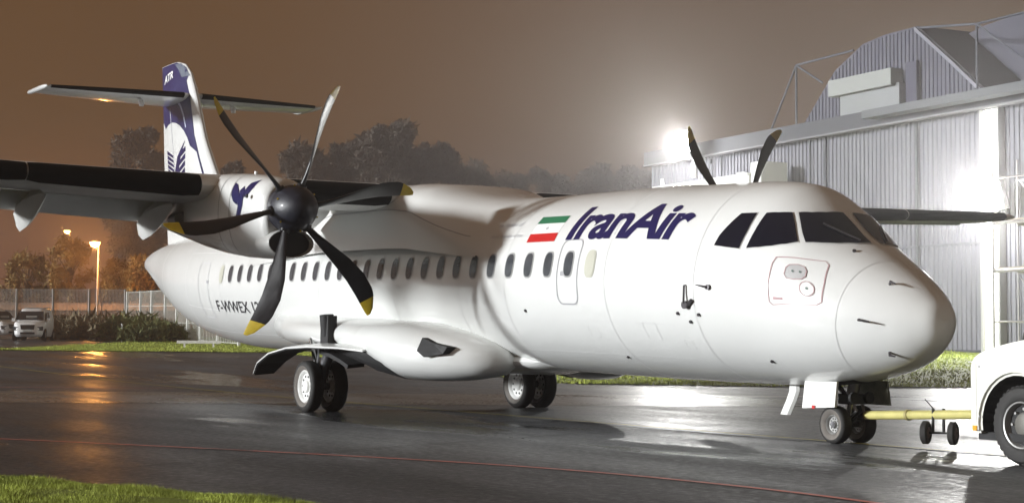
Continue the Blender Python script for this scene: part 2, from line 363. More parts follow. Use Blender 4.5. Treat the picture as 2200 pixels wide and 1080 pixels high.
for sg in (-1, 1):
    rings = []
    for y in ys:
        le, te, t, z = wing_sec(y); 
        if y > 13.2: le -= .12*(y-13.2)/.3; t *= .6 if y > 13.4 else .85
        rings.append(airfoil(le, te, sg*y, z, t))
    wng = MB().loft(rings).build('wing', WINGG, air, True, 50)
    # leading edge de-icing boots
    def boot(y0, y1, s=.16):
        mb = MB(); rg = []
        for k in range(13):
            y = y0+(y1-y0)*k/12; le, te, t, z = wing_sec(y); P = airfoil(le, te, 0, z, t, 28); n = len(P); R = []
            e = min(1, .55+.45*min(1, min(k, 12-k)/.8)) if True else 1
            c = le-te; sel = [p for p in P[:7]][::-1]+[p for p in P[-6:]][::-1]
            for p in sel: R.append((le+(p[0]-le)*e*.98+.012, sg*y, z+(p[2]-z)*(1.035)*(.75+.25*e)))
            rg.append(R)
        mb.loft(rg, 0, False, False); o = mb.build('deicing_boot', BOOT, wng, True, 60); return o
    boot(1.42, 3.52); boot(4.68, 7.3); boot(7.32, 10.2); boot(10.22, 13.1)
    # flaps drooped below the trailing edge
    for (y0, y1) in ((1.55, 3.55), (4.62, 9.6)):
        rg = []
        for y in (y0, y1):
            le, te, t, z = wing_sec(y); c = (le-te)*.29; zz = z-.17; P = airfoil(0, -c, 0, 0, .16, 10)
            ca, sa = math.cos(-.36), math.sin(-.36)
            rg.append([(te+.40+p[0]*ca+p[2]*sa*-1, sg*y, zz-(-p[0])*abs(sa)+p[2]*ca) for p in P])
        MB().loft(rg).build('flap', WINGG, wng, True, 50)
    le, te, t, z = wing_sec(11.5)
    MB().loft([[(te+.40-dx, sg*y, 3.60+(y-4.6)*.030-.055*(le-te)*.85+dz) for dx, dz in ((0, .06), (.45, .01), (.45, -.01), (0, -.05))] for y in (9.65, 13.1)]).build('aileron', WINGG, wng)
    # flap track fairings
    for yf in (4.70, 6.78, 8.9):
        le, te, t, z = wing_sec(yf); rg = []
        for (dx, w, zt, zb) in ((.55, .02, z-.26, z-.30), (.25, .10, z-.17, z-.44), (-.15, .165, z-.14, z-.60), (-.55, .17, z-.17, z-.72), (-.95, .11, z-.32, z-.78), (-1.2, .02, z-.58, z-.68)):
            x = te+.75+dx; zc = (zt+zb)/2
            rg.append([(x, sg*(yf), zt), (x, sg*(yf+w*.8), zc+.35*(zt-zc)), (x, sg*(yf+w), zc+.05), (x, sg*(yf+w*.35), zb+.05), (x, sg*yf, zb), (x, sg*(yf-w*.35), zb+.05), (x, sg*(yf-w), zc+.05), (x, sg*(yf-w*.8), zc+.35*(zt-zc))])
        fo = MB().loft(rg).build('flap_fairing', FAIRW, wng, True, 30)
# wing to body fairing on the roof
def hump(x):
    K = [(-5.2, 0), (-3.6, .13), (-2.2, .30), (-1.0, .36), (1.2, .36), (1.9, .33), (2.7, .20), (3.6, .07), (4.4, 0)]
    return float(np.interp(x, [k[0] for k in K], [k[1] for k in K]))
rg = []
for x in np.linspace(-5.2, 4.4, 60):
    h = hump(x); R = []; wdt = .35+1.13*min(1, h/.30)
    for j in range(25):
        t = j/24; a = PI*(.5-(.5-.12)*(1)*(1-2*t)) if False else PI*(.085+.83*t)
        p = surf(x, a); y = wdt*math.cos(PI*t)*1.0
        k = min(1, h/.36); zt = 3.48+h; yy = p[1]*(1-k)+(-1 if p[1] < 0 else 1)*k*abs(math.cos(PI*t))**.55*1.44
        zz = p[2]*(1-k)+k*(2.72+(zt-2.72)*max(0, math.sin(PI*t))**.42)
        R.append((x, yy, max(zz, p[2]+.002 if 0 < t < 1 else p[2]-.01)))
    rg.append(R)
MB().loft(rg, 0, False, False).build('wing_body_fairing', WHITE, air, True, 50)
for j, sg in ((2, -1), (22, 1)):
    V, F = [], []
    for i, Rr in enumerate(rg[6:56]):
        a, b = np.array(Rr[j]), np.array(Rr[j+(1 if j < 12 else -1)]); t = (b-a)/np.linalg.norm(b-a); o_ = np.array([0, .006*(-1 if a[1] < 0 else 1), .003])
        V += [a+o_, a+t*.016+o_]
        if i: F.append((2*i-2, 2*i-1, 2*i+1, 2*i))
    mk('fairing_seam', V, F, LINE, air)
# seam where the fairing meets the cabin
wrap('fairing_seam', [[(1.45, 2.60), (2.4, 2.45), (3.3, 2.28), (3.9, 2.12), (3.93, 2.13), (3.33, 2.30), (2.4, 2.475), (1.45, 2.625)]], .03, LINE, air)

# ---- engine nacelles and propellers
def supring(x, yc, zc, hw, hu, hd, n=36, e=2.6):
    R = []
    for j in range(n):
        t = 2*PI*j/n; c, s = math.cos(t), math.sin(t)
        R.append((x, yc+hw*abs(c)**(2/e)*(1 if c > 0 else -1), zc+(hu if s > 0 else hd)*abs(s)**(2/e)*(1 if s > 0 else -1)))
    return R
NST = [(3.20, 3.50, 2.60, .30), (3.17, 3.56, 2.50, .345), (3.0, 3.63, 2.45, .39), (2.6, 3.70, 2.45, .44), (2.0, 3.76, 2.48, .47), (1.2, 3.81, 2.55, .485), (.4, 3.83, 2.66, .485), (-.5, 3.80, 2.82, .46), (-1.4, 3.62, 2.98, .38), (-2.2, 3.44, 3.12, .24), (-2.7, 3.32, 3.22, .06)]
def blade_mesh():
    rg = []; idx = []
    R = [(.24, .10, .09, 75, 0), (.34, .10, .085, 75, .01), (.50, .16, .06, 71, .045), (.75, .24, .045, 65, .105), (1.05, .30, .034, 58, .165), (1.35, .32, .026, 52, .185), (1.6, .30, .02, 48, .155), (1.68, .28, .018, 47, .137), (1.74, .255, .016, 46, .115), (1.9, .15, .011, 44, .045), (1.965, .06, .007, 43, .0)]
    mb = MB()
    for (r, c, t, b, s) in R:
        b = math.radians(b); cx, cy = math.sin(b), -math.cos(b)  # chord direction toward the leading edge (x = forward, y = rotation sense)
        ring = []
        for k in range(12):
            q = 2*PI*k/12; u = math.cos(q)*c/2+s; w = math.sin(q)*t/2*(1.0 if abs(math.cos(q)) < .9 else .7)
            ring.append((u*cx-w*cy, u*cy+w*cx, r))
        rg.append(ring)
    mb.loft(rg[:9], 0, False); n0 = len(mb.F); mb.loft(rg[8:], 1, False)
    mb.add(rg[-1], [tuple(range(12))], 1); return mb
bm0 = blade_mesh()
bme = bpy.data.meshes.new('blade'); bme.from_pydata(bm0.V, [], bm0.F); bme.materials.append(PROP); bme.materials.append(YEL)
bme.polygons.foreach_set('material_index', bm0.I); smooth(bme, 50)
for sg, ph0 in ((-1, 129.1), (1, 122.0)):
    yc = sg*4.05
    nac = MB().loft([supring(x, yc, 3.17, hw, zt-3.17, 3.17-zb) for x, zt, zb, hw in NST]).build('engine_nacelle', WHITE, air, True, 50)
    # cowling seams
    for xs_ in (1.62, 2.05):
        zt = np.interp(xs_, [n[0] for n in NST[::-1]], [n[1] for n in NST[::-1]]); zb = np.interp(xs_, [n[0] for n in NST[::-1]], [n[2] for n in NST[::-1]]); hw = np.interp(xs_, [n[0] for n in NST[::-1]], [n[3] for n in NST[::-1]])
        MB().loft([supring(xs_+d, yc, 3.17, hw+.004, zt-3.17+.004, 3.17-zb+.004) for d in (0, .022)], 0, False).build('cowling_seam', mat('seam_grey', (.22, .22, .22), .6), nac, True)
    # air intake below the spinner
    lip = []
    for (dx, k) in ((-.25, 1.16), (.10, 1.10), (.16, 1.03), (.14, .97), (.02, .90), (-.22, .80)):
        lip.append([(3.14+dx, yc+sg*-.03+.345*k*math.cos(t), 2.665+.20*k*math.sin(t)) for t in [2*PI*j/28 for j in range(28)]])
    MB().loft(lip, 0, False).build('air_intake', WHITE, nac, True)
    MB().add([(3.215, yc-sg*.03+.33*math.cos(t), 2.665+.19*math.sin(t)) for t in [2*PI*j/28 for j in range(28)]]+[(3.262, yc-sg*.03+.335*math.cos(t), 2.665+.187*math.sin(t)) for t in [2*PI*j/28 for j in range(28)]],
        [tuple(range(28))]+[(j, (j+1) % 28, 28+(j+1) % 28, 28+j) for j in range(28)]).build('intake_mouth', DARK, nac)
    MB().tube([(-.3, yc-.52, 3.12), (.05, yc-.5, 3.12)], [.11, .13], 12).build('exhaust_pipe', STEEL, nac, True)
    # winged emblem on the cowling side
    ny = yc+sg*.478
    def xz(P, name, m_, par, y, dy):
        n = len(P); mb = MB(); mb.add([(p[0], y, p[1]) for p in P]+[(p[0], y+dy, p[1]) for p in P], [tuple(range(n)), tuple(range(2*n-1, n-1, -1))]+[(i, (i+1) % n, n+(i+1) % n, n+i) for i in range(n)])
        return mb.build(name, m_, par)
    E = [[(2.10, 3.63), (2.22, 3.60), (2.36, 3.50), (2.42, 3.36), (2.36, 3.28), (2.22, 3.34), (2.12, 3.44)], [(2.40, 3.50), (2.50, 3.56), (2.58, 3.48), (2.56, 3.26), (2.48, 3.10), (2.34, 3.00), (2.22, 2.98), (2.34, 3.10), (2.40, 3.24)],
         [(2.58, 3.50), (2.66, 3.60), (2.84, 3.64), (2.80, 3.52), (2.70, 3.42), (2.60, 3.38)]]
    def nacy(x, z, off):
        X_ = [n[0] for n in NST[::-1]]; zt, zb, hw = [np.interp(x, X_, [n[k] for n in NST[::-1]]) for k in (1, 2, 3)]
        q = (z-3.17)/((zt-3.17) if z > 3.17 else (3.17-zb)); return yc+sg*(hw*max(0, 1-abs(q)**2.6)**(1/2.6)+off)
    for P in E:
        bm = bmesh.new(); bm.faces.new([bm.verts.new((p[0]-.02, p[1]-.03, 0)) for p in P])
        wrap_bm('winged_emblem', bm, .008, NAVY, nac, .05, .1, lambda x, z: (x, nacy(x, z, .008), z))
    xz([(2.78+.03*math.cos(t), 3.36+.03*math.sin(t)) for t in [2*PI*j/10 for j in range(10)]], 'cowling_port', DARK, nac, ny-sg*.02, sg*.025)
    MB().lathe([(1.9, .0), (1.9, .03), (1.97, .03), (1.97, .0)], 8, 'z', (1.95, yc, 1.83)).build('nacelle_beacon', FAIRW, nac, True)
    # propeller
    pr = bpy.data.objects.new('propeller', None); link(pr, air); pr.location = (3.42, yc, 3.169)
    prof = [(-.22, .30), (-.20, .335), (.0, .345), (.14, .325), (.28, .27), (.40, .19), (.47, .10), (.495, .02)]
    spn = MB().lathe(prof, 36, 'x').build('spinner', SPIN, pr, True, 60)
    for k in range(6):
        a = math.radians(ph0-60*k)
        b = bpy.data.objects.new('blade', bme); link(b, pr); feather = 0 if sg < 0 else -.45
        # blade z axis -> (0,cos a,sin a); rotation sense seen from the front is anticlockwise
        zax = Vector((0, math.cos(a), math.sin(a))); xax = Vector((1, 0, 0)); yax = zax.cross(xax)
        b.matrix_local = Matrix((xax, yax, zax)).transposed().to_4x4() @ Matrix.Rotation(feather, 4, 'Z')
        MB().tube([zax*.27, zax*.37], [.085, .075], 12).build('blade_collar', PROP, pr, True)
    for k in range(6):
        a = math.radians(ph0-30-60*k); MB().tube([(.10, .30*math.cos(a), .30*math.sin(a)), (.16, .335*math.cos(a), .335*math.sin(a))], .014, 6).build('spinner_screw', YEL, pr)

# ---- fin and tailplane
def fin_xz(s, z):  # chord fraction 0 LE..1 TE
    le = np.interp(z, [3.2, 3.7, 4.73, 5.6, 6.76, 7.30, 7.55, 7.66], [-8.6, -9.4, -10.60, -11.42, -12.12, -12.55, -12.95, -13.45])
    te = np.interp(z, [2.9, 3.2, 5.26, 6.3, 7.66], [-13.9, -13.98, -14.40, -14.52, -14.72])
    return le+(te-le)*s, le-te
def fin_t(s, z):
    c = fin_xz(0, z)[1]; t = np.interp(z, [3.2, 7.0, 7.66], [.085, .115, .06])
    return 5*t*(.2969*math.sqrt(s)-.126*s-.3516*s*s+.2843*s**3-.1036*s**4)*c*1.0
def finy(x, z):
    x0, c = fin_xz(0, z); s = min(1, max(0, (x0-x)/c)); return fin_t(s, z)
rg = []
for z in list(np.linspace(3.0, 7.3, 22))+[7.45, 7.55, 7.62, 7.66]:
    ss = [(1-math.cos(PI*k/16))/2 for k in range(17)]
    rg.append([(fin_xz(s, z)[0], -fin_t(s, z), z) for s in ss]+[(fin_xz(s, z)[0], fin_t(s, z), z) for s in ss[::-1][1:-1]])
fin = MB().loft(rg).build('tail_fin', WHITE, air, True, 60)
def finpatch(name, P, m_, off=.005):
    for sg in (-1, 1):
        bm = bmesh.new(); vs = [bm.verts.new((p[0], p[1], 0)) for p in P]; bm.faces.new(vs)
        wrap_bm(name, bm, off, m_, fin, .12, .12, lambda x, z: (x, sg*(finy(x, z)+off), z))
fe = lambda z, s: fin_xz(s, z)[0]
band = [(fe(6.26, .995), 6.26), (fe(6.8, .995), 6.8), (fe(7.3, .995), 7.3), (fe(7.65, .98), 7.65), (fe(7.65, .1), 7.65), (fe(7.5, .03), 7.5), (fe(7.25, .03), 7.25), (fe(7.1, .10), 7.1), (fe(6.7, .09), 6.7),
        (fe(6.2, .11), 6.2), (fe(5.7, .13), 5.7), (fe(5.3, .14), 5.3), (-12.10, 5.50), (-12.32, 5.72), (-12.58, 5.90), (-12.9, 6.05), (-13.25, 6.14), (-13.6, 6.18), (-13.95, 6.16), (-14.25, 6.08)]
finpatch('blue_tail_band', band[::-1], NAVYT)
stripe = [(fe(z, .13), z) for z in (5.75, 5.2, 4.7, 4.2, 3.7)]+[(fe(z, .155), z) for z in (3.7, 4.2, 4.7, 5.2, 5.75)]
finpatch('blue_tail_stripe', stripe[::-1], NAVYT)
finpatch('fin_cap_panel', [(fe(7.2, .02), 7.22), (fe(7.45, .02), 7.45), (fe(7.6, .03), 7.6), (fe(7.6, .28), 7.61), (fe(7.42, .25), 7.42), (fe(7.2, .22), 7.22)][::-1], mat('cap_grey', (.12, .14, .18), .4), .007)
# pale curved pinstripes crossing the blue
finpatch('pale_pinstripe', [(-13.15, 6.62), (-12.9, 6.50), (-12.65, 6.25), (-12.45, 5.95), (-12.40, 5.97), (-12.58, 6.28), (-12.85, 6.56), (-13.12, 6.68)][::-1], PALEB, .010)
# winged emblem: left feathers, right feathers, crest
for k in range(9):
    z = 5.48-.115*k; finpatch('emblem_feather', [(-14.05+.03*k, z+.045), (-13.45+.03*k, z-.12), (-13.40+.03*k, z-.19), (-14.05+.03*k, z-.045)], NAVY, .006)
finpatch('emblem_body', [(-13.28, 4.45), (-13.24, 5.0), (-13.05, 5.32), (-12.45, 5.66), (-12.78, 5.30), (-12.92, 5.0), (-12.95, 4.45)], NAVY, .006)
for k in range(5):
    z = 5.40-.17*k; finpatch('emblem_feather', [(-12.93, z-.06), (-12.42, z+.12), (-12.40, z+.0), (-12.93, z-.16)], NAVY, .006)
# type name near the fin top
for sg in (-1,):
    bm = text2d('ATR', 1, .03); xs = [v.co.x for v in bm.verts]; ys_ = [v.co.y for v in bm.verts]
    for v in bm.verts:
        v.co.x = -14.42+(v.co.x-min(xs))/(max(xs)-min(xs))*.80; v.co.y = 7.18+(v.co.y-min(ys_))/(max(ys_)-min(ys_))*.2+(v.co.x+14.5)*.12
    wrap_bm('type_name', bm, .01, RIMW, fin, .1, .1, lambda x, z: (x, sg*(finy(x, z)+.01), z))
rudder = finpatch('rudder_hinge_line', [(fe(3.3, .70), 3.3), (fe(5, .70), 5.0), (fe(6.55, .70), 6.55), (fe(6.55, .715), 6.55), (fe(5, .708), 5.0), (fe(3.3, .706), 3.3)], mat('hinge_line', (.5, .5, .52), .6), .007)
for sg in (-1, 1):
    rg = []
    for y, le, te, t in ((0, -12.35, -14.3, .11), (1.8, -12.55, -14.1, .11), (3.25, -12.72, -13.9, .10), (3.36, -12.78, -13.85, .07)):
        rg.append(airfoil(le, te, sg*y, 6.74, t, 10, 0))
    ht = MB().loft(rg).build('tailplane', WHITE, air, True, 50)
    rg = []
    for y, le, te, t in ((.22, -12.37, -14.28, .11), (1.8, -12.55, -14.1, .11), (3.30, -12.73, -13.88, .10)):
        P = airfoil(le, te, sg*y, 6.74, t, 20, 0); sel = P[:7][::-1]+P[-3:][::-1]
        rg.append([(p[0]+.012, p[1], 6.745+(p[2]-6.745)*1.05) for p in sel])
    MB().loft(rg, 0, False, False).build('deicing_boot', BOOT, ht, True, 60)
    MB().loft([[(x, sg*(3.42+w*math.cos(t)), 6.72+h*math.sin(t)) for t in [2*PI*j/10 for j in range(10)]] for x, w, h in ((-12.6, .01, .01), (-12.75, .05, .05), (-13.2, .075, .06), (-14.1, .07, .05), (-14.35, .01, .01))]).build('elevator_horn', WHITE, ht, True)
    MB().tube([(-12.9, sg*1.15, 6.62), (-12.75, sg*1.15, 6.50), (-12.75, sg*1.15, 6.42)], [.04, .07, .05], 8).build('hinge_fairing', WHITE, ht, True)

# ---- belly sponsons and main gear
def ell(x, yc, zc, w, h, n=28, e=2.25):
    return [(x, yc+w*abs(math.cos(t))**(2/e)*(1 if math.cos(t) > 0 else -1), zc+h*abs(math.sin(t))**(2/e)*(1 if math.sin(t) > 0 else -1)) for t in [2*PI*j/n for j in range(n)]]
def wheel(par, c, R, w, rr_, side, pm=TYRE, rim=RIMW, dusty=TYREL):
    """tyre with shoulders, dished rim and hub; c is the centre, axle along y"""
    h = w/2; mb = MB()
    prof = [(-h*.55, rr_), (-h*.80, rr_*1.10), (-h, R*.80), (-h*.92, R*.93), (-h*.60, R*.99)]
    pr_ = prof+[(-h*.2, R), (h*.2, R)]+[(-a, b) for a, b in prof[::-1]]
    n = 40; rings = [[(c[0]+r*math.cos(2*PI*j/n), c[1]+hh, c[2]+r*math.sin(2*PI*j/n)) for j in range(n)] for hh, r in pr_]
    mb.loft(rings[2:-2], 0, False); mb.loft(rings[:3], 1, False); mb.loft(rings[-3:], 1, False)
    t_ = mb.build('tyre', [pm, dusty], par, True, 50)
    for g in (.35, .0, -.35):
        pass
    mb = MB(); s = side
    for sd_ in (-1, 1):
        pp = [(sd_*h*.60, rr_*1.02), (sd_*h*.72, rr_*.97), (sd_*h*.60, rr_*.88), (sd_*h*.25, rr_*.80), (sd_*h*.22, rr_*.42), (sd_*h*.55, rr_*.36), (sd_*h*.62, rr_*.25), (sd_*h*.62, .001)]
        mb.loft([[(c[0]+r*math.cos(2*PI*j/n), c[1]+hh, c[2]+r*math.sin(2*PI*j/n)) for j in range(n)] for hh, r in pp], 0, False)
    r_ = mb.build('rim', rim, par, True, 35)
    hm = MB()
    for k in range(10):
        a = 2*PI*k/10; hm.tube([(c[0]+rr_*.62*math.cos(a), c[1]+side*h*.24, c[2]+rr_*.62*math.sin(a)), (c[0]+rr_*.62*math.cos(a), c[1]+side*h*.30, c[2]+rr_*.62*math.sin(a))], rr_*.075, 8)
    hm.build('rim_holes', DARK, par)['kind'] = 'stuff'
for sg in (-1, 1):
    S = [(4.35, .95, .97, .03, .03), (4.28, 1.0, .98, .26, .16), (4.08, 1.08, 1.0, .44, .27), (3.70, 1.22, 1.03, .58, .36), (3.2, 1.38, 1.06, .67, .42), (2.75, 1.50, 1.09, .71, .455), (2.3, 1.53, 1.16, .72, .39), (1.95, 1.53, 1.22, .72, .335), (1.74, 1.53, 1.26, .72, .29)]
    pod = MB().loft([ell(x, sg*y, z, w, h) for x, y, z, w, h in S]).build('gear_sponson', WHITE, air, True, 50)
    S2 = [(1.75, 1.53, 1.26, .72, .29), (1.0, 1.5, 1.30, .70, .28), (0, 1.45, 1.30, .68, .28), (-1.2, 1.36, 1.32, .62, .28), (-2.4, 1.24, 1.34, .50, .30), (-3.6, 1.08, 1.38, .34, .26), (-4.3, .98, 1.42, .1, .1)]
    MB().loft([ell(x, sg*y, z, w, h) for x, y, z, w, h in S2]).build('sponson_tail', WHITE, pod, True, 50)
    # dark open wheel bay behind the front bulb, with its curved edge
    MB().loft([ell(x, sg*1.50, 1.06, w, h, 20) for x, w, h in ((2.95, .60, .40), (2.5, .67, .425), (1.95, .70, .37), (1.5, .69, .27), (1.0, .66, .16), (.3, .60, .12), (-.9, .5, .10))]).build('wheel_bay', DARK, pod, True)
    MB().loft([[(x, sg*(1.95+.3*k), z-.03*k) for k in (0, 1)]+[(x-.02, sg*(1.95+.3*k), z-.06-.03*k) for k in (1, 0)] for x, z in ((1.5, .86), (1.2, .94), (.8, 1.02), (.4, 1.06))]).build('bay_edge', DARK, pod)
    # open main gear door, a long curved sheet
    D = [(2.1, 1.10, 2.05, 2.28), (1.5, 1.135, 2.08, 2.45), (.7, 1.13, 2.10, 2.62), (0, 1.09, 2.12, 2.70), (-.7, .98, 2.14, 2.72), (-1.25, .80, 2.16, 2.70), (-1.62, .60, 2.2, 2.62)]
    MB().loft([[(x, sg*y0, z+.02), (x, sg*(y0+y1)/2, z+.03), (x, sg*y1, z-.02), (x, sg*y1, z-.045), (x, sg*(y0+y1)/2, z-.0), (x, sg*y0, z-.01)] for x, z, y0, y1 in D]).build('gear_door', WHITE, air, True, 30)
    MB().loft([[(x, sg*(y0+.03), z-.014), (x, sg*(y0+y1)/2, z-.006), (x, sg*(y1-.03), z-.05), (x, sg*(y1-.03), z-.06), (x, sg*(y0+.03), z-.03)] for x, z, y0, y1 in D[1:]]).build('gear_door_lining', DARK, air)
    g = MB()
    g.tube([(.62, sg*2.24, 1.62), (.60, sg*2.20, 1.28)], .12, 10); g.box((.62, sg*2.20, 1.36), (.30, .16, .50))
    lg = g.build('main_landing_gear', DARK, air, True)
    MB().tube([(.55, sg*2.05, 1.3), (.30, sg*2.05, .95), (.05, sg*2.05, .62), (0, sg*2.05, .42)], [.10, .095, .085, .09], 12).build('trailing_arm', STEEL, lg, True)
    MB().tube([(-.45, sg*2.03, 1.20), (-.10, sg*2.05, .66)], .055, 10).build('shock_strut', CHROME, lg, True)
    MB().tube([(-.5, sg*1.8, 1.25), (.25, sg*2.0, .90)], .035, 8).tube([(.2, sg*2.18, 1.15), (.06, sg*2.14, .55)], .018, 6).tube([(.15, sg*1.92, 1.15), (.05, sg*1.96, .55)], .016, 6).build('brake_line', STEEL, lg, True)
    MB().tube([(0, sg*1.80, .42), (0, sg*2.30, .42)], .06, 12).build('axle', STEEL, lg, True)
    for dy in (-.22, .22): wheel(lg, (0, sg*2.05+dy, .42), .43, .23, .27, -1)
# NACA scoop on the starboard and port sponsons
for sg in (-1, 1):
    MB().add([(3.42, sg*1.910, 1.31), (3.42, sg*2.005, 1.11), (3.56, sg*1.950, 1.02), (3.86, sg*1.790, 1.08), (3.92, sg*1.750, 1.18), (3.62, sg*1.850, 1.24)]+[(3.42, sg*1.740, 1.31), (3.42, sg*1.835, 1.11), (3.56, sg*1.780, 1.02), (3.86, sg*1.620, 1.08), (3.92, sg*1.580, 1.18), (3.62, sg*1.680, 1.24)],
        [tuple(range(6)), tuple(range(11, 5, -1))]+[(i, (i+1) % 6, 6+(i+1) % 6, 6+i) for i in range(6)]).build('air_scoop', DARK, air)
# belly fairing between sponsons
MB().loft([ell(x, 0, z, w, h, 24) for x, z, w, h in ((5.0, .98, .5, .10), (4.0, .98, 1.0, .22), (1.5, .98, 1.2, .27), (-1.5, 1.0, 1.15, .25), (-3.8, 1.02, .7, .12))]).build('belly_fairing', WHITE, air, True)
# ---- nose gear
ng = MB().tube([(10.95, 0, 1.1), (10.84, 0, .72)], .075, 12).build('nose_landing_gear', STEEL, air, True)
MB().tube([(10.84, 0, .74), (10.79, 0, .455)], .045, 12).build('oleo', CHROME, ng, True)
MB().tube([(10.79, -.24, .455), (10.79, .24, .455)], .04, 12).build('axle', STEEL, ng, True)
MB().tube([(10.45, 0, 1.05), (10.80, 0, .75)], .03, 8).tube([(10.9, .08, .85), (11.0, .06, .62), (10.82, .05, .5)], .02, 6).tube([(10.9, -.08, .85), (11.0, -.06, .62), (10.82, -.05, .5)], .02, 6).build('torque_link', STEEL, ng, True)
MB().box((10.87, 0, .76), (.22, .26, .12)).tube([(11.0, .12, .78), (11.04, .12, .78)], .07, 12).tube([(11.0, -.12, .78), (11.04, -.12, .78)], .07, 12).build('taxi_light_bracket', DARK, ng)
for dy in (-.19, .19): wheel(ng, (10.79, dy, .455), .225, .155, .115, -1, rim=RIMG)
MB().add([(10.39, -.30, .95), (10.95, -.29, .97), (10.95, -.32, .67), (10.39, -.34, .63)]+[(10.39, -.33, .95), (10.95, -.32, .97), (10.95, -.35, .67), (10.39, -.37, .63)],
    [(0, 1, 2, 3), (7, 6, 5, 4), (0, 4, 5, 1), (1, 5, 6, 2), (2, 6, 7, 3), (3, 7, 4, 0)]).build('nose_gear_door', RIMW, air)
MB().box((10.60, -.375, .655), (.05, .004, .04)).build('red_tag', RED, air)
MB().add([(10.45, .30, .95), (11.12, .30, .98), (11.13, .34, .69), (10.5, .36, .68)]+[(10.45, .33, .95), (11.12, .33, .98), (11.13, .37, .69), (10.5, .39, .68)],
    [(0, 1, 2, 3), (7, 6, 5, 4), (0, 4, 5, 1), (1, 5, 6, 2), (2, 6, 7, 3), (3, 7, 4, 0)]).build('nose_gear_door', mat('door_inside', (.16, .17, .12), .6, var=.4, vscale=9), air)
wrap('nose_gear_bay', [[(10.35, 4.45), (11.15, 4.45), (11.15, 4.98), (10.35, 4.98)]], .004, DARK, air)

# ================================================================== GROUND
def C(lat, d, z=0): p = CAM[:2]+FWD*d+RGT*lat; return (float(p[0]), float(p[1]), z)
def sstep(x, a, b): t = min(1, max(0, (x-a)/(b-a))); return t*t*(3-2*t)
def G(lat, d):
    e = d*(1+.42*sstep(lat, -1, 13)*sstep(d, 34, 46))
    return float(np.interp(e, [0, 36, 44, 60, 75, 100, 120, 900], [0, 0, .06, .33, .63, 1.10, 1.38, 1.9]))
def L(px, d): return (px-1100)/3634*d
def sheet(name, lats, ds_of, m_, dz=0, nd=30, geom=True):
    """strip of ground between two distances, gridded so it follows the rise"""
    V, F = [], []; nl = len(lats)
    for lt in lats:
        d0, d1 = ds_of(lt)
        for k in range(nd+1):
            t = (k/nd)**(1.8 if geom else 1); d = d0+(d1-d0)*t; p = C(lt, d); V.append((p[0], p[1], G(lt, d)+dz))
    for i in range(nl-1):
        for k in range(nd):
            a = i*(nd+1)+k; F.append((a, a+1, a+nd+2, a+nd+1))
    o = mk(name, V, F, m_, None, True); return o
# wet asphalt
def asphalt(name, base, patch_scale, rlo, rhi):
    m = bpy.data.materials.new(name); m.use_nodes = True; t = m.node_tree; b = t.nodes['Principled BSDF']
    geo = t.nodes.new('ShaderNodeNewGeometry')
    mp = t.nodes.new('ShaderNodeMapping'); mp.inputs['Rotation'].default_value = (0, 0, -YAW); t.links.new(geo.outputs['Position'], mp.inputs['Vector'])
    mp.inputs['Rotation'].default_value = (0, 0, YAW)
    mp2 = t.nodes.new('ShaderNodeMapping'); mp2.inputs['Scale'].default_value = (.32, 1.3, 1)
    mp2.inputs['Rotation'].default_value = (0, 0, 0); t.links.new(geo.outputs['Position'], mp2.inputs['Vector'])
    def noise(scale, det, vec): 
        n = t.nodes.new('ShaderNodeTexNoise'); n.inputs['Scale'].default_value = scale; n.inputs['Detail'].default_value = det; n.inputs['Roughness'].default_value = .6
        t.links.new(vec, n.inputs['Vector']); return n.outputs['Fac']
    def mr(s, a, b_, c, d):
        r = t.nodes.new('ShaderNodeMapRange'); r.inputs[1].default_value = a; r.inputs[2].default_value = b_; r.inputs[3].default_value = c; r.inputs[4].default_value = d; t.links.new(s, r.inputs[0]); return r.outputs[0]
    def mul(a, b_):
        x = t.nodes.new('ShaderNodeMath'); x.operation = 'MULTIPLY'; t.links.new(a, x.inputs[0]); t.links.new(b_, x.inputs[1]); return x.outputs[0]
    n1 = noise(.5, 8, mp2.outputs[0]); n2 = noise(patch_scale, 5, geo.outputs['Position']); n3 = noise(42, 4, geo.outputs['Position'])
    n4 = noise(11, 8, geo.outputs['Position'])
    v = mul(mul(mul(mr(n1, .35, .65, .65, 1.35), mr(n2, .3, .7, .8, 1.2)), mr(n3, .3, .7, .45, 1.7)), mr(n4, .36, .64, .55, 1.5))
    x = t.nodes.new('ShaderNodeVectorMath'); x.operation = 'SCALE'; x.inputs[0].default_value = base; t.links.new(v, x.inputs['Scale']); t.links.new(x.outputs[0], b.inputs['Base Color'])
    r1 = noise(.28, 7, mp2.outputs[0]); base_r = mr(r1, .38, .62, rlo, rhi)
    pud = mr(noise(.16, 6, mp2.outputs[0]), .555, .60, 1, .30); t.links.new(mul(mul(base_r, pud), mr(n4, .34, .66, .72, 1.3)), b.inputs['Roughness'])
    b.inputs['Specular IOR Level'].default_value = .42
    bn = t.nodes.new('ShaderNodeBump'); bn.inputs['Strength'].default_value = .7; bn.inputs['Distance'].default_value = .012
    t.links.new(noise(16, 10, geo.outputs['Position']), bn.inputs['Height']); t.links.new(bn.outputs[0], b.inputs['Normal'])
    return m
ASPH = asphalt('wet_asphalt', (.040, .0425, .048), .16, .36, .60)
CONC = asphalt('wet_concrete', (.085, .08, .078), .2, .22, .45)
GR = bpy.data.materials.new('grass_ground'); GR.use_nodes = True
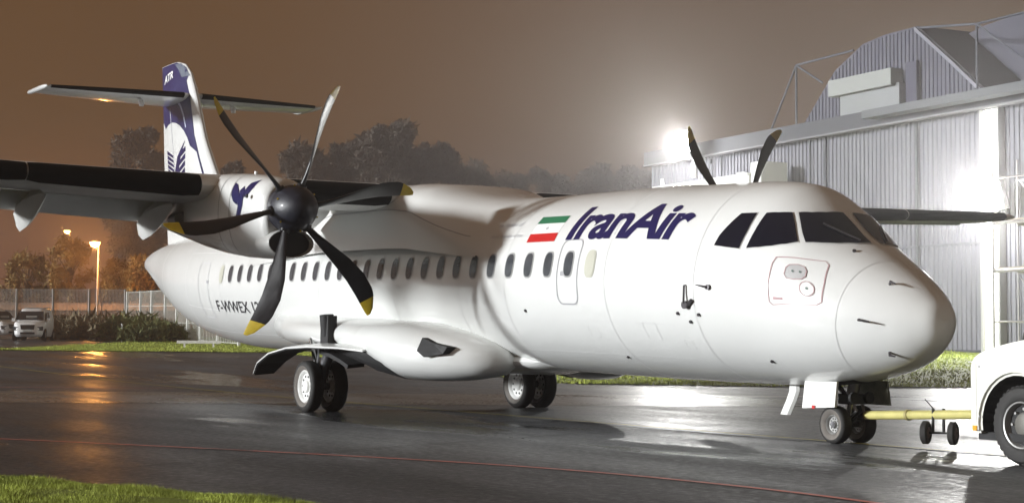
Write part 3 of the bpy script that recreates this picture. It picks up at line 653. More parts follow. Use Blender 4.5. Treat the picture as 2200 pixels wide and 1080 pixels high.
def grass_mat(m, c0, c1, sc):
    t = m.node_tree; b = t.nodes['Principled BSDF']; geo = t.nodes.new('ShaderNodeNewGeometry')
    n = t.nodes.new('ShaderNodeTexNoise'); n.inputs['Scale'].default_value = sc; n.inputs['Detail'].default_value = 8; n.inputs['Roughness'].default_value = .7
    t.links.new(geo.outputs['Position'], n.inputs['Vector']); r = t.nodes.new('ShaderNodeValToRGB'); t.links.new(n.outputs['Fac'], r.inputs[0])
    r.color_ramp.elements[0].position = .36; r.color_ramp.elements[0].color = (*c0, 1); r.color_ramp.elements[1].position = .62; r.color_ramp.elements[1].color = (*c1, 1)
    t.links.new(r.outputs[0], b.inputs['Base Color']); b.inputs['Roughness'].default_value = .8; b.inputs['Specular IOR Level'].default_value = .15
grass_mat(GR, (.13, .155, .033), (.24, .30, .055), 1.6)
BLADE = bpy.data.materials.new('grass_blades'); BLADE.use_nodes = True; grass_mat(BLADE, (.15, .17, .035), (.52, .60, .12), 2.2)

lats = list(np.linspace(-420, -60, 8))+list(np.linspace(-50, 50, 41))+list(np.linspace(60, 420, 8))
sheet('ground', lats, lambda l: (-60, 420), mat('bare_soil', (.07, .062, .045), .8, var=.3, vscale=.3), -.05, 80)
sheet('apron', list(np.linspace(-60, 60, 49)), lambda l: (-40, 128), ASPH, 0, 80)['kind'] = 'structure'
bpy.data.objects['ground']['kind'] = 'structure'
def ptsheet(name, P, m_, z=.004):
    return mk(name, [(p[0], p[1], z) for p in P], [tuple(range(len(P)))], m_)
# lighter concrete taxi strip crossing behind the aircraft
def strip_edge(px): return None
o = sheet('taxiway_strip', list(np.linspace(-32, 10, 30)), lambda l: (31.5-.02*l, 37.5-.05*l), CONC, .005, 8, False); o['kind'] = 'structure'
# far grass
def far_edges(l):
    near = np.interp(l, [-60, -24, -10.3, -2, 1.2, 6, 10.7, 60], [77, 76, 74, 54, 44, 41, 40, 38])
    return float(near), 126.0
g1l = list(np.linspace(-23.5, 60, 90))
def fe1(l):
    n, f = far_edges(l)
    lim = np.interp(l, [-23.5, -22.5, -21, -20], [n+.3, 82, 97, 126]); return n, float(min(f, lim))
o = sheet('grass_verge', g1l, fe1, GR, .03, 40); o['kind'] = 'structure'
# near grass at the camera's feet
NE = [(4.0, -14.4), (8.0, -11.85), (11.43, -10.25), (14.57, -9.0), (17.6, -8.2), (20, -7.9), (30, -7.5)]
NEp = [((np.array(p)-CAM[:2]) @ RGT, (np.array(p)-CAM[:2]) @ FWD) for p in NE]; NEp.sort()
NEp = [(-60, 42)]+NEp
def near_edge(l): 
    P = NEp; return float(np.interp(l, [p[0] for p in P], [p[1] for p in P]))
V = []; F = []; ll = list(np.arange(-20, 3.2, .25))
for l in ll:
    e = near_edge(l)
    for k in range(25): d = e-(e+6)*(k/24); p = C(l, d); V.append((p[0], p[1], .012+.04*sstep(e-d, 0, .5)+.02*math.sin(l*3.1+d*2.3)*sstep(e-d, .2, 1)))
for i in range(len(ll)-1):
    for k in range(24): a = i*25+k; F.append((a, a+1, a+26, a+25))
o = mk('grass_bank', V, F, GR, None, True); o['kind'] = 'structure'
def blades(name, N, place, h, w, m_, label):
    V = np.zeros((N*3, 3)); 
    base = place(N); ang = rng.uniform(0, 2*PI, N); hh = h*rng.uniform(.35, 1.25, N)*(1+.55*np.sin(base[:, 0]*2.3+1.3*np.sin(base[:, 1]*1.9))*np.sin(base[:, 1]*3.1+base[:, 0])); ln = rng.normal(0, .5, (N, 2))*hh[:, None]
    dx = np.stack([np.cos(ang), np.sin(ang)], 1)*w/2
    V[0::3, :2] = base[:, :2]-dx; V[1::3, :2] = base[:, :2]+dx; V[2::3, :2] = base[:, :2]+ln
    V[0::3, 2] = base[:, 2]-.01; V[1::3, 2] = base[:, 2]-.01; V[2::3, 2] = base[:, 2]+hh
    me = bpy.data.meshes.new(name); me.vertices.add(N*3); me.vertices.foreach_set('co', V.ravel()); me.loops.add(N*3); me.loops.foreach_set('vertex_index', np.arange(N*3))
    me.polygons.add(N); me.polygons.foreach_set('loop_start', np.arange(N)*3); me.polygons.foreach_set('loop_total', np.full(N, 3)); me.update(); me.validate()
    me.materials.append(m_); o = link(bpy.data.objects.new(name, me)); o['kind'] = 'stuff'; tag(o, label, 'grass'); return o
def pl_near(N):
    l = rng.uniform(-6.5, 1.0, N); e = np.array([near_edge(a) for a in l]); d = e-.03-rng.uniform(0, 1, N)**1.3*4.5
    d = np.where(rng.random(N) < .12, e-.06+rng.normal(.0, .07, N), d)
    P = CAM[:2]+FWD*d[:, None]+RGT*l[:, None]
    z = .03*np.ones(N); return np.concatenate([P, z[:, None]], 1)
blades('grass', 150000, pl_near, .046, .007, BLADE, 'bright green grass along the near edge of the apron at bottom left')
def pl_far(N):
    l = rng.uniform(-23, 16, N); d = np.zeros(N); z = np.zeros(N)
    for i in range(N):
        n, f = fe1(l[i]); f = min(f, n+34); d[i] = n+(f-n)*rng.random()**1.5; z[i] = G(l[i], d[i])+.03
    P = CAM[:2]+FWD*d[:, None]+RGT*l[:, None]; return np.concatenate([P, z[:, None]], 1)
blades('grass', 60000, pl_far, .07, .05, BLADE, 'strip of green grass between the apron and the fence')
# painted lines
def ribbon(name, P, w, m_, z=.006):
    V, F = [], []
    for i, p in enumerate(P):
        a = np.array(P[max(0, i-1)]); b = np.array(P[min(len(P)-1, i+1)]); t = (b-a)/np.linalg.norm(b-a); n = np.array([-t[1], t[0]])*w/2
        for s in (-1, 1):
            q = np.array(p)+n*s; rel = q-CAM[:2]; V.append((q[0], q[1], G(rel @ RGT, rel @ FWD)+z))
        if i: F.append((2*i-2, 2*i-1, 2*i+1, 2*i))
    o = mk(name, V, F, m_); o['kind'] = 'structure'; return o
def smoothpts(P, n=12):
    P = [np.array(p, float) for p in P]; R = []
    for i in range(len(P)-1):
        a = P[max(0, i-1)]; b = P[i]; c = P[i+1]; d = P[min(len(P)-1, i+2)]
        for k in range(n):
            t = k/n; R.append(.5*((2*b)+(-a+c)*t+(2*a-5*b+4*c-d)*t*t+(-a+3*b-3*c+d)*t**3))
    return R+[P[-1]]
ribbon('red_line', smoothpts([(-20, -24.2), (-6, -15.9), (1.0, -11.5), (5.63, -8.72), (9.2, -6.75), (12.14, -5.45), (14.6, -4.95), (17.2, -4.95), (22, -5.6)]), .085, mat('worn_red_paint', (.62, .19, .15), .5, var=.3, vscale=6))
ribbon('yellow_line', [(x, 0) for x in np.arange(-40, 24, 2.)], .11, mat('worn_yellow_paint', (.33, .27, .05), .5, var=.6, vscale=3), .010)
ribbon('yellow_line', [C(l, 36.5)[:2] for l in np.arange(-24, -5, 2.)], .10, mat('worn_tan_paint', (.35, .27, .13), .5, var=.6, vscale=3), .012)
ribbon('red_line', [C(l, 40.2)[:2] for l in np.arange(-26, -7, 2.)], .10, mat('worn_red_paint', (.3, .1, .08), .5), .012)

TARM = mat('tar_sealant', (.026, .027, .03), .55)
for P, w_ in (([(2, -12.2), (6, -9.2), (9, -6.8)], .03), ([(11.2, -9.9), (8.6, -4.0), (5.8, 3.0), (3, 9)], .03), ([(-8, -13), (4, -4.9), (8, -2.2)], .03), ([(6.8, -11.6), (4.0, -6.2), (1.2, 0), (-1, 5)], .03)):
    ribbon('tar_seam', [tuple(np.array(p)+rng.normal(0, .03, 2)) for p in smoothpts(P, 14)], w_, TARM, .008)
TM = mat('tyre_mark', (.020, .020, .021), .42, var=.5, vscale=2)
for off in (-.19, .19): ribbon('tyre_mark', [(x, off) for x in np.arange(3, 10.6, .6)], .10, TM, .013)
# ================================================================== HANGAR (s along the front, z up, n out towards the apron)
HU = FWD*(-.895)+RGT*.446; HN = FWD*(-.446)+RGT*(-.895); HO = np.array(C(8.43, 76.6)[:2])
def H(s, n, z): p = HO+HU*s+HN*n; return (float(p[0]), float(p[1]), float(z))
han = empty('hangar', H(0, 0, 0), label='grey ribbed metal hangar with raised gable behind the nose', cat='hangar')
bpy.context.view_layer.update(); hinv = han.matrix_world.inverted()
def hb(mb, name, m_, par=han, sm=False):
    o = mb.build(name, m_, par, sm); o.location = (0, 0, 0)
    me = o.data
    off = Vector(han.location)
    for v in me.vertices: v.co -= off
    return o
def Hbox(s0, s1, n0, n1, z0, z1, mb=None, i=0):
    mb = mb or MB(); V = [H(s, n, z) for s in (s0, s1) for n in (n0, n1) for z in (z0, z1)]
    return mb.add(V, [(0, 1, 3, 2), (4, 6, 7, 5), (0, 4, 5, 1), (2, 3, 7, 6), (0, 2, 6, 4), (1, 5, 7, 3)], i)
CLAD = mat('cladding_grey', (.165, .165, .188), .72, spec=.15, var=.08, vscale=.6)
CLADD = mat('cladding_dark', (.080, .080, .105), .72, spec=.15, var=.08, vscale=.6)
FASC = mat('fascia_grey', (.055, .058, .066), .72, spec=.15, var=.1, vscale=.8)
ROOFM = mat('roof_dark', (.07, .07, .09), .72, spec=.15, var=.12, vscale=.7)
TRUSS = mat('truss_steel', (.07, .075, .095), .72, spec=.15)
WPAN = mat('white_panel', (.20, .21, .215), .7, spec=.15, var=.08, vscale=1)
def ribbed(s0, s1, z0, z1, pitch, name, m_, par, n0=0, ztop=None):
    """trapezoidal ribs between s0 and s1"""
    P = []; s = s0; k = 0
    nrib = max(1, round((s1-s0)/pitch)); pt = (s1-s0)/nrib
    for k in range(nrib):
        a = s0+k*pt; P += [(a, 0), (a+pt*.52, 0), (a+pt*.62, .045), (a+pt*.90, .045)]
    P.append((s1, 0)); V = []; F = []
    for (a, h) in P:
        zt = ztop(a) if ztop else z1
        V += [H(a, n0+h, z0), H(a, n0+h, zt)]
    for i in range(len(P)-1): F.append((2*i, 2*i+2, 2*i+3, 2*i+1))
    return hb(MB().add(V, F), name, m_, par)
s = -4.0
while s < 30:
    w = 1.0
    if abs(s-9.0) < 1e-6: pass
    ribbed(s+.006, s+w-.006, .0, 9.48, .25, 'cladding_panel', CLAD, han); s += w
hb(Hbox(9.50, 9.66, .0, .12, 0, 9.5), 'door_seam', FASC)
for q in (2.1, 8.6, 15.2): hb(MB().tube([H(q, .12, 9.4), H(q, .12, .6)], .055, 8), 'downpipe', mat('downpipe_grey', (.11, .115, .13), .7, spec=.15), han, True)
hb(Hbox(-3.99, 18.8, .046, .062, 4.72, 4.80), 'sheet_lap', mat('lap_grey', (.13, .13, .15), .7, spec=.15)); hb(Hbox(-3.99, 18.8, .046, .075, .5, .95), 'kick_plate', FASC)
hb(Hbox(-4.0, 30, -.06, -.01, 0, 9.5), 'wall_backing', FASC)
hb(Hbox(-4.1, 30.2, -14, .0-.06, 9.5, 9.55), 'flat_roof', ROOFM)
hb(Hbox(-4.0, 30.2, -.2, .45, 9.50, 10.12), 'eave_fascia', FASC)
hb(Hbox(-4.0, 30.2, .20, .55, 9.44, 9.50), 'door_track', mat('track_grey', (.16, .16, .17), .7, spec=.15))
hb(Hbox(13.2, 30.2, .46, 1.1, 9.72, 10.02), 'canopy', mat('canopy_grey', (.10, .105, .115), .72, spec=.15))
hb(Hbox(-4.05, -4.01, -14, -.02, 0, 9.5), 'end_wall', mat('end_wall_blue', (.25, .28, .34), .5))
# gable
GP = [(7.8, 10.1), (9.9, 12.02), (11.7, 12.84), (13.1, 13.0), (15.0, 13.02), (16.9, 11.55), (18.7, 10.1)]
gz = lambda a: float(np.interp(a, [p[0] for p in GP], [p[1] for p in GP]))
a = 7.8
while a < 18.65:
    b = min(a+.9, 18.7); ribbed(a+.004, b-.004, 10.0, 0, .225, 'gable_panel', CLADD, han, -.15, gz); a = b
mbt = MB()
for i in range(len(GP)-1):
    (s0, z0), (s1, z1) = GP[i], GP[i+1]
    V = [H(s0, -.16, z0), H(s1, -.16, z1), H(s1, -9, z1), H(s0, -9, z0), H(s0, -.16, z0+.08), H(s1, -.16, z1+.08), H(s1, -9, z1+.08), H(s0, -9, z0+.08)]
    mbt.add(V, [(0, 1, 2, 3), (7, 6, 5, 4), (0, 4, 5, 1), (2, 6, 7, 3), (0, 3, 7, 4), (1, 5, 6, 2)])
hb(mbt, 'gable_roof', ROOFM)
mbt = MB(); V = []
for (s0, z0), (s1, z1) in ((GP[4], GP[5]), (GP[5], GP[6])):
    V = [H(s0, -.05, z0-.12), H(s1, -.05, z1-.12), H(s1, -.05, z1+.05), H(s0, -.05, z0+.05), H(s0, .02, z0-.12), H(s1, .02, z1-.12), H(s1, .02, z1+.05), H(s0, .02, z0+.05)]
    mbt.add(V, [(4, 5, 6, 7), (3, 2, 6, 7), (0, 1, 5, 4), (0, 3, 7, 4), (1, 2, 6, 5)])
hb(mbt, 'verge_trim', mat('verge_grey', (.17, .17, .20), .7, spec=.15))
# big arched roof behind the gable
arch = [(14.6, 12.9), (16.0, 13.15), (18.5, 13.35), (21, 13.2), (23, 12.5), (25, 11.4), (27, 10.0)]
V = []; F = []
for i, (s_, z_) in enumerate(arch):
    V += [H(s_, -2.5, z_), H(s_, -14, z_), H(s_, -2.5, 10.0)]
    if i: F += [(3*i-3, 3*i, 3*i+1, 3*i-2), (3*i-1, 3*i+2, 3*i, 3*i-3)]
hb(MB().add(V, F), 'arched_roof', ROOFM)
# tail door box and its header
sd_ = hb(Hbox(10.95, 14.55, .02, .38, 9.95-.3, 11.0), 'tail_door', WPAN)
hb(Hbox(10.50, 14.35, .02, .62, 10.92, 11.56), 'tail_door_header', mat('header_white', (.23, .24, .235), .7, spec=.15))
hb(Hbox(14.57, 15.2, -.05, .10, 10.02, 11.75), 'tail_door_jamb', mat('jamb_dark', (.05, .05, .075), .7, spec=.15))
# external truss frames
def htube(pts, r, name, par): return hb(MB().tube([H(*p) for p in pts], r, 8), name, TRUSS, par, True)
for pts in ([(7.8, .2, 10.05), (7.8, .2, 12.62)], [(7.8, .2, 12.62), (5.95, .2, 10.05)], [(7.8, .2, 12.62), (9.2, -.1, 11.72)], [(7.8, .2, 12.62), (11.2, -.1, 12.75)],
            [(18.6, .2, 10.05), (18.6, .2, 12.55)], [(18.6, .2, 12.55), (22.2, .2, 10.05)], [(18.6, .2, 12.55), (15.0, -.1, 13.02)], [(18.6, .2, 12.55), (22.5, -1.4, 13.0)]):
    htube(pts, .045, 'roof_truss', han)
# white door pier with guide rails, its brightness put in as emission
hb(Hbox(18.93, 19.70, .05, .22, .5, 9.40), 'emissive_door_pier', mat('pier_emission', (.9, .9, .86), .5, emit=(1, .99, .88), estr=2.6))
for q0, q1 in ((18.83, 18.92), (19.71, 19.80)): hb(Hbox(q0, q1, .04, .35, .0, 9.42), 'door_jamb', mat('jamb_pale', (.35, .35, .35), .7, spec=.15))
hb(Hbox(19.30, 19.33, .221, .24, .5, 9.38), 'pier_seam', mat('jamb_pale', (.35, .35, .35), .7, spec=.15))
# scaffold tower right of the pier
sc = empty('scaffold_tower', H(22.0, 1.0, 0), label='grey scaffold tower right of the bright white hangar door pier', cat='scaffold')
SCM = mat('scaffold_steel', (.25, .24, .24), .5, metal=.4)
def sct(a, b, r, name):
    o = MB().tube([H(*a), H(*b)], r, 8).build(name, SCM, sc, True)
    off = Vector(sc.location); 
    for v in o.data.vertices: v.co -= off
for s_ in (21.3, 22.9, 24.5):
    for n_ in (.9, 2.0): sct((s_, n_, .8), (s_, n_, 7.4), .035, 'upright')
for z_ in (1.9, 3.6, 5.2, 6.7):
    for n_ in (.9, 2.0): sct((21.3, n_, z_), (24.5, n_, z_), .06 if z_ in (3.6, 5.2) else .03, 'ledger')
for i, z_ in enumerate((1.9, 3.6, 5.2)): sct((21.3 if i % 2 else 22.9, .9, z_), (22.9 if i % 2 else 21.3, .9, z_+1.6), .022, 'brace')
for z_ in (3.6, 5.2):
    o = Hbox(21.25, 24.55, .9, 2.0, z_+.06, z_+.11).build('deck', mat('deck_board', (.3, .25, .18), .7), sc)
    for v in o.data.vertices: v.co -= Vector(sc.location)
# white annex lit by the far floodlight
ann = empty('annex', H(0, 1.5, 0), label='small white annex building glowing under the far floodlight', cat='building')
AW = mat('annex_white', (.78, .79, .78), .5, var=.04, vscale=1)
for (s0, s1, z1, nm_) in ((-.55, 6.95, 8.05, 'wall'), (6.95, 7.7, 8.57, 'chimney')):
    o = Hbox(s0, s1, .6, 2.0 if nm_ == 'wall' else 1.9, .8, z1).build(nm_, AW, ann)
    for v in o.data.vertices: v.co -= Vector(ann.location)
o = Hbox(-.6, 6.94, .57, 2.06, 8.06, 8.15).build('roof', AW, ann)
for v in o.data.vertices: v.co -= Vector(ann.location)

# floodlights (lit in the photograph)
def flood(name, s, n, z, power, label, poleh=None, size=.3, kp=.08):
    base = Vector(H(s, n, z)); e = empty(name, base, label=label, cat='floodlight')
    aim = Vector((HN[0], HN[1], -.22)).normalized(); q = aim.to_track_quat('Z', 'Y').to_matrix()
    EM = mat('lamp_lens', (1, 1, 1), .3, emit=(1, 1, .95), estr=60)
    HS = mat('lamp_housing', (.2, .2, .2), .5)
    o = MB().box((0, 0, -.12), (1.18, .98, .2), 0, None).build('housing', HS, e); o.rotation_euler = q.to_euler()
    o = MB().box((0, 0, .0), (1.1, .9, .03), 0, None).build('lens', EM, e); o.rotation_euler = q.to_euler()
    MB().tube([tuple(-aim*.2), tuple(-aim*.6+Vector((0, 0, -.15)))], .05, 8).build('bracket', HS, e)
    if poleh: MB().tube([tuple(-aim*.6+Vector((0, 0, -.1))), tuple(-aim*.6+Vector((0, 0, -poleh)))], [.09, .14], 10).build('pole', HS, e)
    ld = bpy.data.lights.new('lamp', 'POINT'); ld.energy = power*kp; ld.shadow_soft_size = size; ld.color = (1, .99, .96)
    lo = bpy.data.objects.new('lamp', ld); link(lo, e); lo.location = aim*.45
    ld = bpy.data.lights.new('lamp', 'SPOT'); ld.energy = power; ld.shadow_soft_size = size*.6; ld.color = (1, .99, .96); ld.spot_size = math.radians(150); ld.spot_blend = .5
    lo = bpy.data.objects.new('lamp', ld); link(lo, e); lo.location = aim*.12; lo.rotation_euler = (-aim).to_track_quat('Z', 'Y').to_euler()
flood('floodlight', 1.15, 1.5, 10.04, 5200, 'far lit floodlight above the white annex roof, left of the hangar', 1.7, .35, .20)
flood('floodlight', 20.0, .95, 6.25, 5600, 'lit floodlight over the bright white hangar door pier at the right edge', kp=.13)
hb(MB().box(H(2.0, .62, 9.15), (.1, .1, .2)), 'wall_bracket', FASC)
# ================================================================== TUG AND TOWBAR
TD = FWD*(-.877)+RGT*.48; TN = FWD*(.48)+RGT*.877   # along the side away from the nose; across, away from us
T0 = np.array(C(4.655, 17.26)[:2])
def T(q, n, z): p = T0+TD*q+TN*n; return (float(p[0]), float(p[1]), float(z))
tug = empty('aircraft_tug', T(0, 0, 0), label='cream white pushback tug with big black wheel cropped at right edge', cat='tug')
def tb(mb, name, m_, sm=False, par=tug, ang=40):
    o = mb.build(name, m_, par, sm, ang)
    off = Vector(tug.location)
    for v in o.data.vertices: v.co -= off
    return o
CREAM = mat('tug_cream', (.76, .76, .69), .38, coat=.3, var=.10, vscale=2)
WQ = [.636, 3.5]
prof = [(.02, .29), (0, .33), (0, .95), (.012, 1.0), (.05, 1.05), (.12, 1.09), (.26, 1.14), (.50, 1.19), (.765, 1.235), (1.2, 1.30), (1.9, 1.37), (4.1, 1.40), (4.2, 1.35), (4.2, .29)]
lower = []
for wq in WQ[::-1]:
    lower += [(wq+.48*math.cos(t), .40+.48*math.sin(t)) for t in np.linspace(-.23, PI+.23, 18)]
prof2 = prof+[(4.15, .285)]+lower
prof2 = prof2[::-1]
mb = MB(); n = len(prof2)
bm = bmesh.new(); vs = [bm.verts.new(T(q, 0, z)) for q, z in prof2]; f = bm.faces.new(vs)
r = bmesh.ops.extrude_face_region(bm, geom=[f]); ev = [v for v in r['geom'] if isinstance(v, bmesh.types.BMVert)]
d3 = Vector((TN[0], TN[1], 0))*2.0
for v in ev: v.co += d3
bmesh.ops.recalc_face_normals(bm, faces=bm.faces[:])
be = [e for e in bm.edges if len(e.link_faces) == 2 and e.calc_face_angle(0) > 1.2]
bmesh.ops.bevel(bm, geom=be, offset=.03, segments=3, affect='EDGES', clamp_overlap=True)
bmesh.ops.triangulate(bm, faces=[f for f in bm.faces if len(f.verts) > 4])
for v in bm.verts: v.co -= Vector(tug.location)
me = bpy.data.meshes.new('body'); bm.to_mesh(me); bm.free(); me.materials.append(CREAM); smooth(me, 35); link(bpy.data.objects.new('body', me), tug)
for wq in WQ:
    # dark liner inside each arch and wheels on both sides
    V = []; F = []; aa = np.linspace(-.2, PI+.2, 20)
    for t in aa: V += [T(wq+.475*math.cos(t), .025, .40+.475*math.sin(t)), T(wq+.475*math.cos(t), .60, .40+.475*math.sin(t))]
    for i in range(19): F.append((2*i, 2*i+1, 2*i+3, 2*i+2))
    F.append(tuple(2*i+1 for i in range(20)))
    tb(MB().add(V, F), 'arch_liner', DARK)
    for nn, side in ((.20, -1), (1.8, 1)):
        w = empty('wheel_tmp', (0, 0, 0)); bpy.data.objects.remove(w)
        n_ = 48; R = .39
        def ring(h, r): return [T(wq+r*math.cos(2*PI*j/n_), nn+side*h, .39+r*math.sin(2*PI*j/n_)) for j in range(n_)]
        pr_ = [(-.13, .24), (-.14, .30), (-.13, .36), (-.10, .385), (.10, .385), (.13, .36), (.14, .30), (.135, .25), (.12, .235)]
        ty = tb(MB().loft([ring(h, r) for h, r in pr_], 0, False), 'wheel', TYRE, True)
        mbk = MB()
        for k in range(36):
            a0 = 2*PI*k/36
            for sdd in (-.06, .06):
                V = [T(wq+r*math.cos(a0+da), nn+side*(sdd+dn), .39+r*math.sin(a0+da)) for r in (.383, .393) for da in (-.05, .05) for dn in (-.045, .045)]
                mbk.add(V, [(4, 5, 7, 6), (0, 1, 5, 4), (2, 3, 7, 6), (0, 2, 6, 4), (1, 3, 7, 5)])
        o = tb(mbk, 'tread', TYRE); o.parent = ty; 
        rp = [(.12, .235), (.135, .232), (.13, .218), (.06, .205), (.05, .15), (.05, .135), (.09, .12), (.10, .10), (.10, .001)]
        mbr = MB(); mbr.loft([ring(h, r) for h, r in rp[:4]], 0, False); mbr.loft([ring(h, r) for h, r in rp[3:6]], 1, False); mbr.loft([ring(h, r) for h, r in rp[5:]], 2, False)
        o = mbr.build('rim', [RIMG, DARK, mat('hub_grey', (.16, .155, .14), .5, metal=.4)], ty, True, 35)
        for v in o.data.vertices: v.co -= Vector(tug.location)
        mbn = MB()
        for k in range(8):
            a0 = 2*PI*k/8; mbn.tube([T(wq+.16*math.cos(a0), nn+side*.05, .39+.16*math.sin(a0)), T(wq+.16*math.cos(a0), nn+side*.09, .39+.16*math.sin(a0))], .015, 6)
        o = mbn.build('wheel_nuts', RIMG, ty); o['kind'] = 'stuff'
        for v in o.data.vertices: v.co -= Vector(tug.location)
def Tbox(q0, q1, n0, n1, z0, z1): return MB().add([T(q, n, z) for q in (q0, q1) for n in (n0, n1) for z in (z0, z1)], [(0, 1, 3, 2), (4, 6, 7, 5), (0, 4, 5, 1), (2, 3, 7, 6), (0, 2, 6, 4), (1, 5, 7, 3)])
tb(Tbox(.06, .115, -.012, .0, .315, .365), 'amber_reflector', mat('amber', (.75, .35, .02), .3))
tb(Tbox(.03, 4.15, .1, 1.9, .22, .30), 'chassis', DARK)
tb(Tbox(1.20, 1.212, -.004, .0, .30, 1.27), 'body_seam', SEAM); tb(Tbox(.0, 1.2, -.004, .0, 1.0, 1.01), 'body_seam', SEAM); tb(Tbox(.10, .105, -.004, .0, .40, 1.0), 'body_seam', SEAM)
for k in range(5): tb(Tbox(1.35, 1.9, -.006, .0, .85+.05*k, .872+.05*k), 'vent_slot', DARK)
for q_, z_ in ((.14, .95), (.14, .45), (1.12, .95), (1.16, .45)): tb(Tbox(q_, q_+.018, -.007, .0, z_, z_+.018), 'bolt_head', LINE)
tb(MB().tube([T(-.10, .55, .42), T(-.16, .52, .34), T(-.06, .50, .27), T(.05, .52, .27)], .018, 8), 'hose', DARK, True)
tb(MB().tube([T(.70, .12, 1.27), T(.95, .05, 1.33), T(1.3, .05, 1.36)], .022, 8).tube([T(.66, .12, 1.21), T(.68, .12, 1.30)], .03, 8), 'grab_handle', DARK, True)
cabm = MB().add([T(q, n, z) for (q, z) in ((2.2, 1.36), (2.45, 1.95), (3.7, 1.95), (3.9, 1.36)) for n in (.3, 1.7)], [(0, 1, 3, 2), (2, 3, 5, 4), (4, 5, 7, 6), (0, 2, 4, 6), (1, 7, 5, 3)])
tb(cabm, 'cab', CREAM)
tb(Tbox(-.02, .02, .25, .50, .6, .78), 'headlight', RIMW); tb(Tbox(-.02, .02, 1.5, 1.75, .6, .78), 'headlight', RIMW)
tb(Tbox(-.25, .02, .9, 1.1, .40, .52), 'coupling', DARK)
# towbar
ta = Vector(C(4.16, 20.15, .335)); tbn = Vector(T(-.2, 1.0, .45)); dr = (tbn-ta); Lb = dr.length
bar = empty('towbar', ta, label='pale yellow towbar with two small wheels joining nose gear to tug', cat='towbar')
YB = mat('towbar_yellow', (.55, .50, .18), .45, var=.12, vscale=6)
def lb(mb, name, m_, sm=True): 
    o = mb.build(name, m_, bar, sm)
    for v in o.data.vertices: v.co -= ta
    return o
lb(MB().tube([ta+dr*.02, ta+dr*.98], .052, 14), 'tube', YB)
lb(MB().tube([ta+dr*.30, ta+dr*.315], .064, 14), 'tube_clamp', mat('clamp', (.35, .3, .12), .5)); lb(MB().tube([ta-dr*.06, ta+dr*.03], .06, 10), 'head', DARK)
dn = dr.normalized(); ax = Vector((RGT[0], RGT[1], 0)).normalized(); ax = (Vector((RGT[0], RGT[1], 0))*.86-Vector((FWD[0], FWD[1], 0))*.5).normalized()
axl = Vector(C(4.99, 19.75, .19)); mid = ta+dr*.50
pxr = Vector((RGT[0], RGT[1], 0))
cw = mid.copy(); cw.z = .19; fwd_ = Vector((FWD[0], FWD[1], 0))
sidev = (pxr*.85+fwd_*-.5).normalized()
tw = []
for sgn in (-1, 1):
    c = cw+sidev*.155*sgn; n_ = 28; pa = sidev.cross(Vector((0, 0, 1))).normalized()
    def rg_(h, r): return [c+sidev*h+pa*(r*math.cos(2*PI*j/n_))+Vector((0, 0, r*math.sin(2*PI*j/n_))) for j in range(n_)]
    o = lb(MB().loft([rg_(h, r) for h, r in ((-.03, .06), (-.04, .11), (-.025, .13), (.025, .13), (.04, .11), (.03, .06))], 0, False), 'wheel', TYRE)
    o2 = MB().loft([rg_(h, r) for h, r in ((-.035, .065), (-.045, .02), (.045, .02), (.035, .065))]).build('hub', mat('hub_rust', (.12, .08, .07), .6), o, True)
    for v in o2.data.vertices: v.co -= ta
lb(MB().tube([cw-sidev*.15, cw+sidev*.15], .014, 8), 'axle', DARK)
for k in (-.07, .05):
    lb(MB().tube([cw+sidev*k, Vector((mid.x, mid.y, mid.z+.07))+sidev*k], .016, 8), 'wheel_strut', DARK)
lb(MB().tube([mid+Vector((0, 0, .05))-sidev*.05, mid+Vector((0, 0, .17))-sidev*.16], .007, 6), 'lever', DARK)

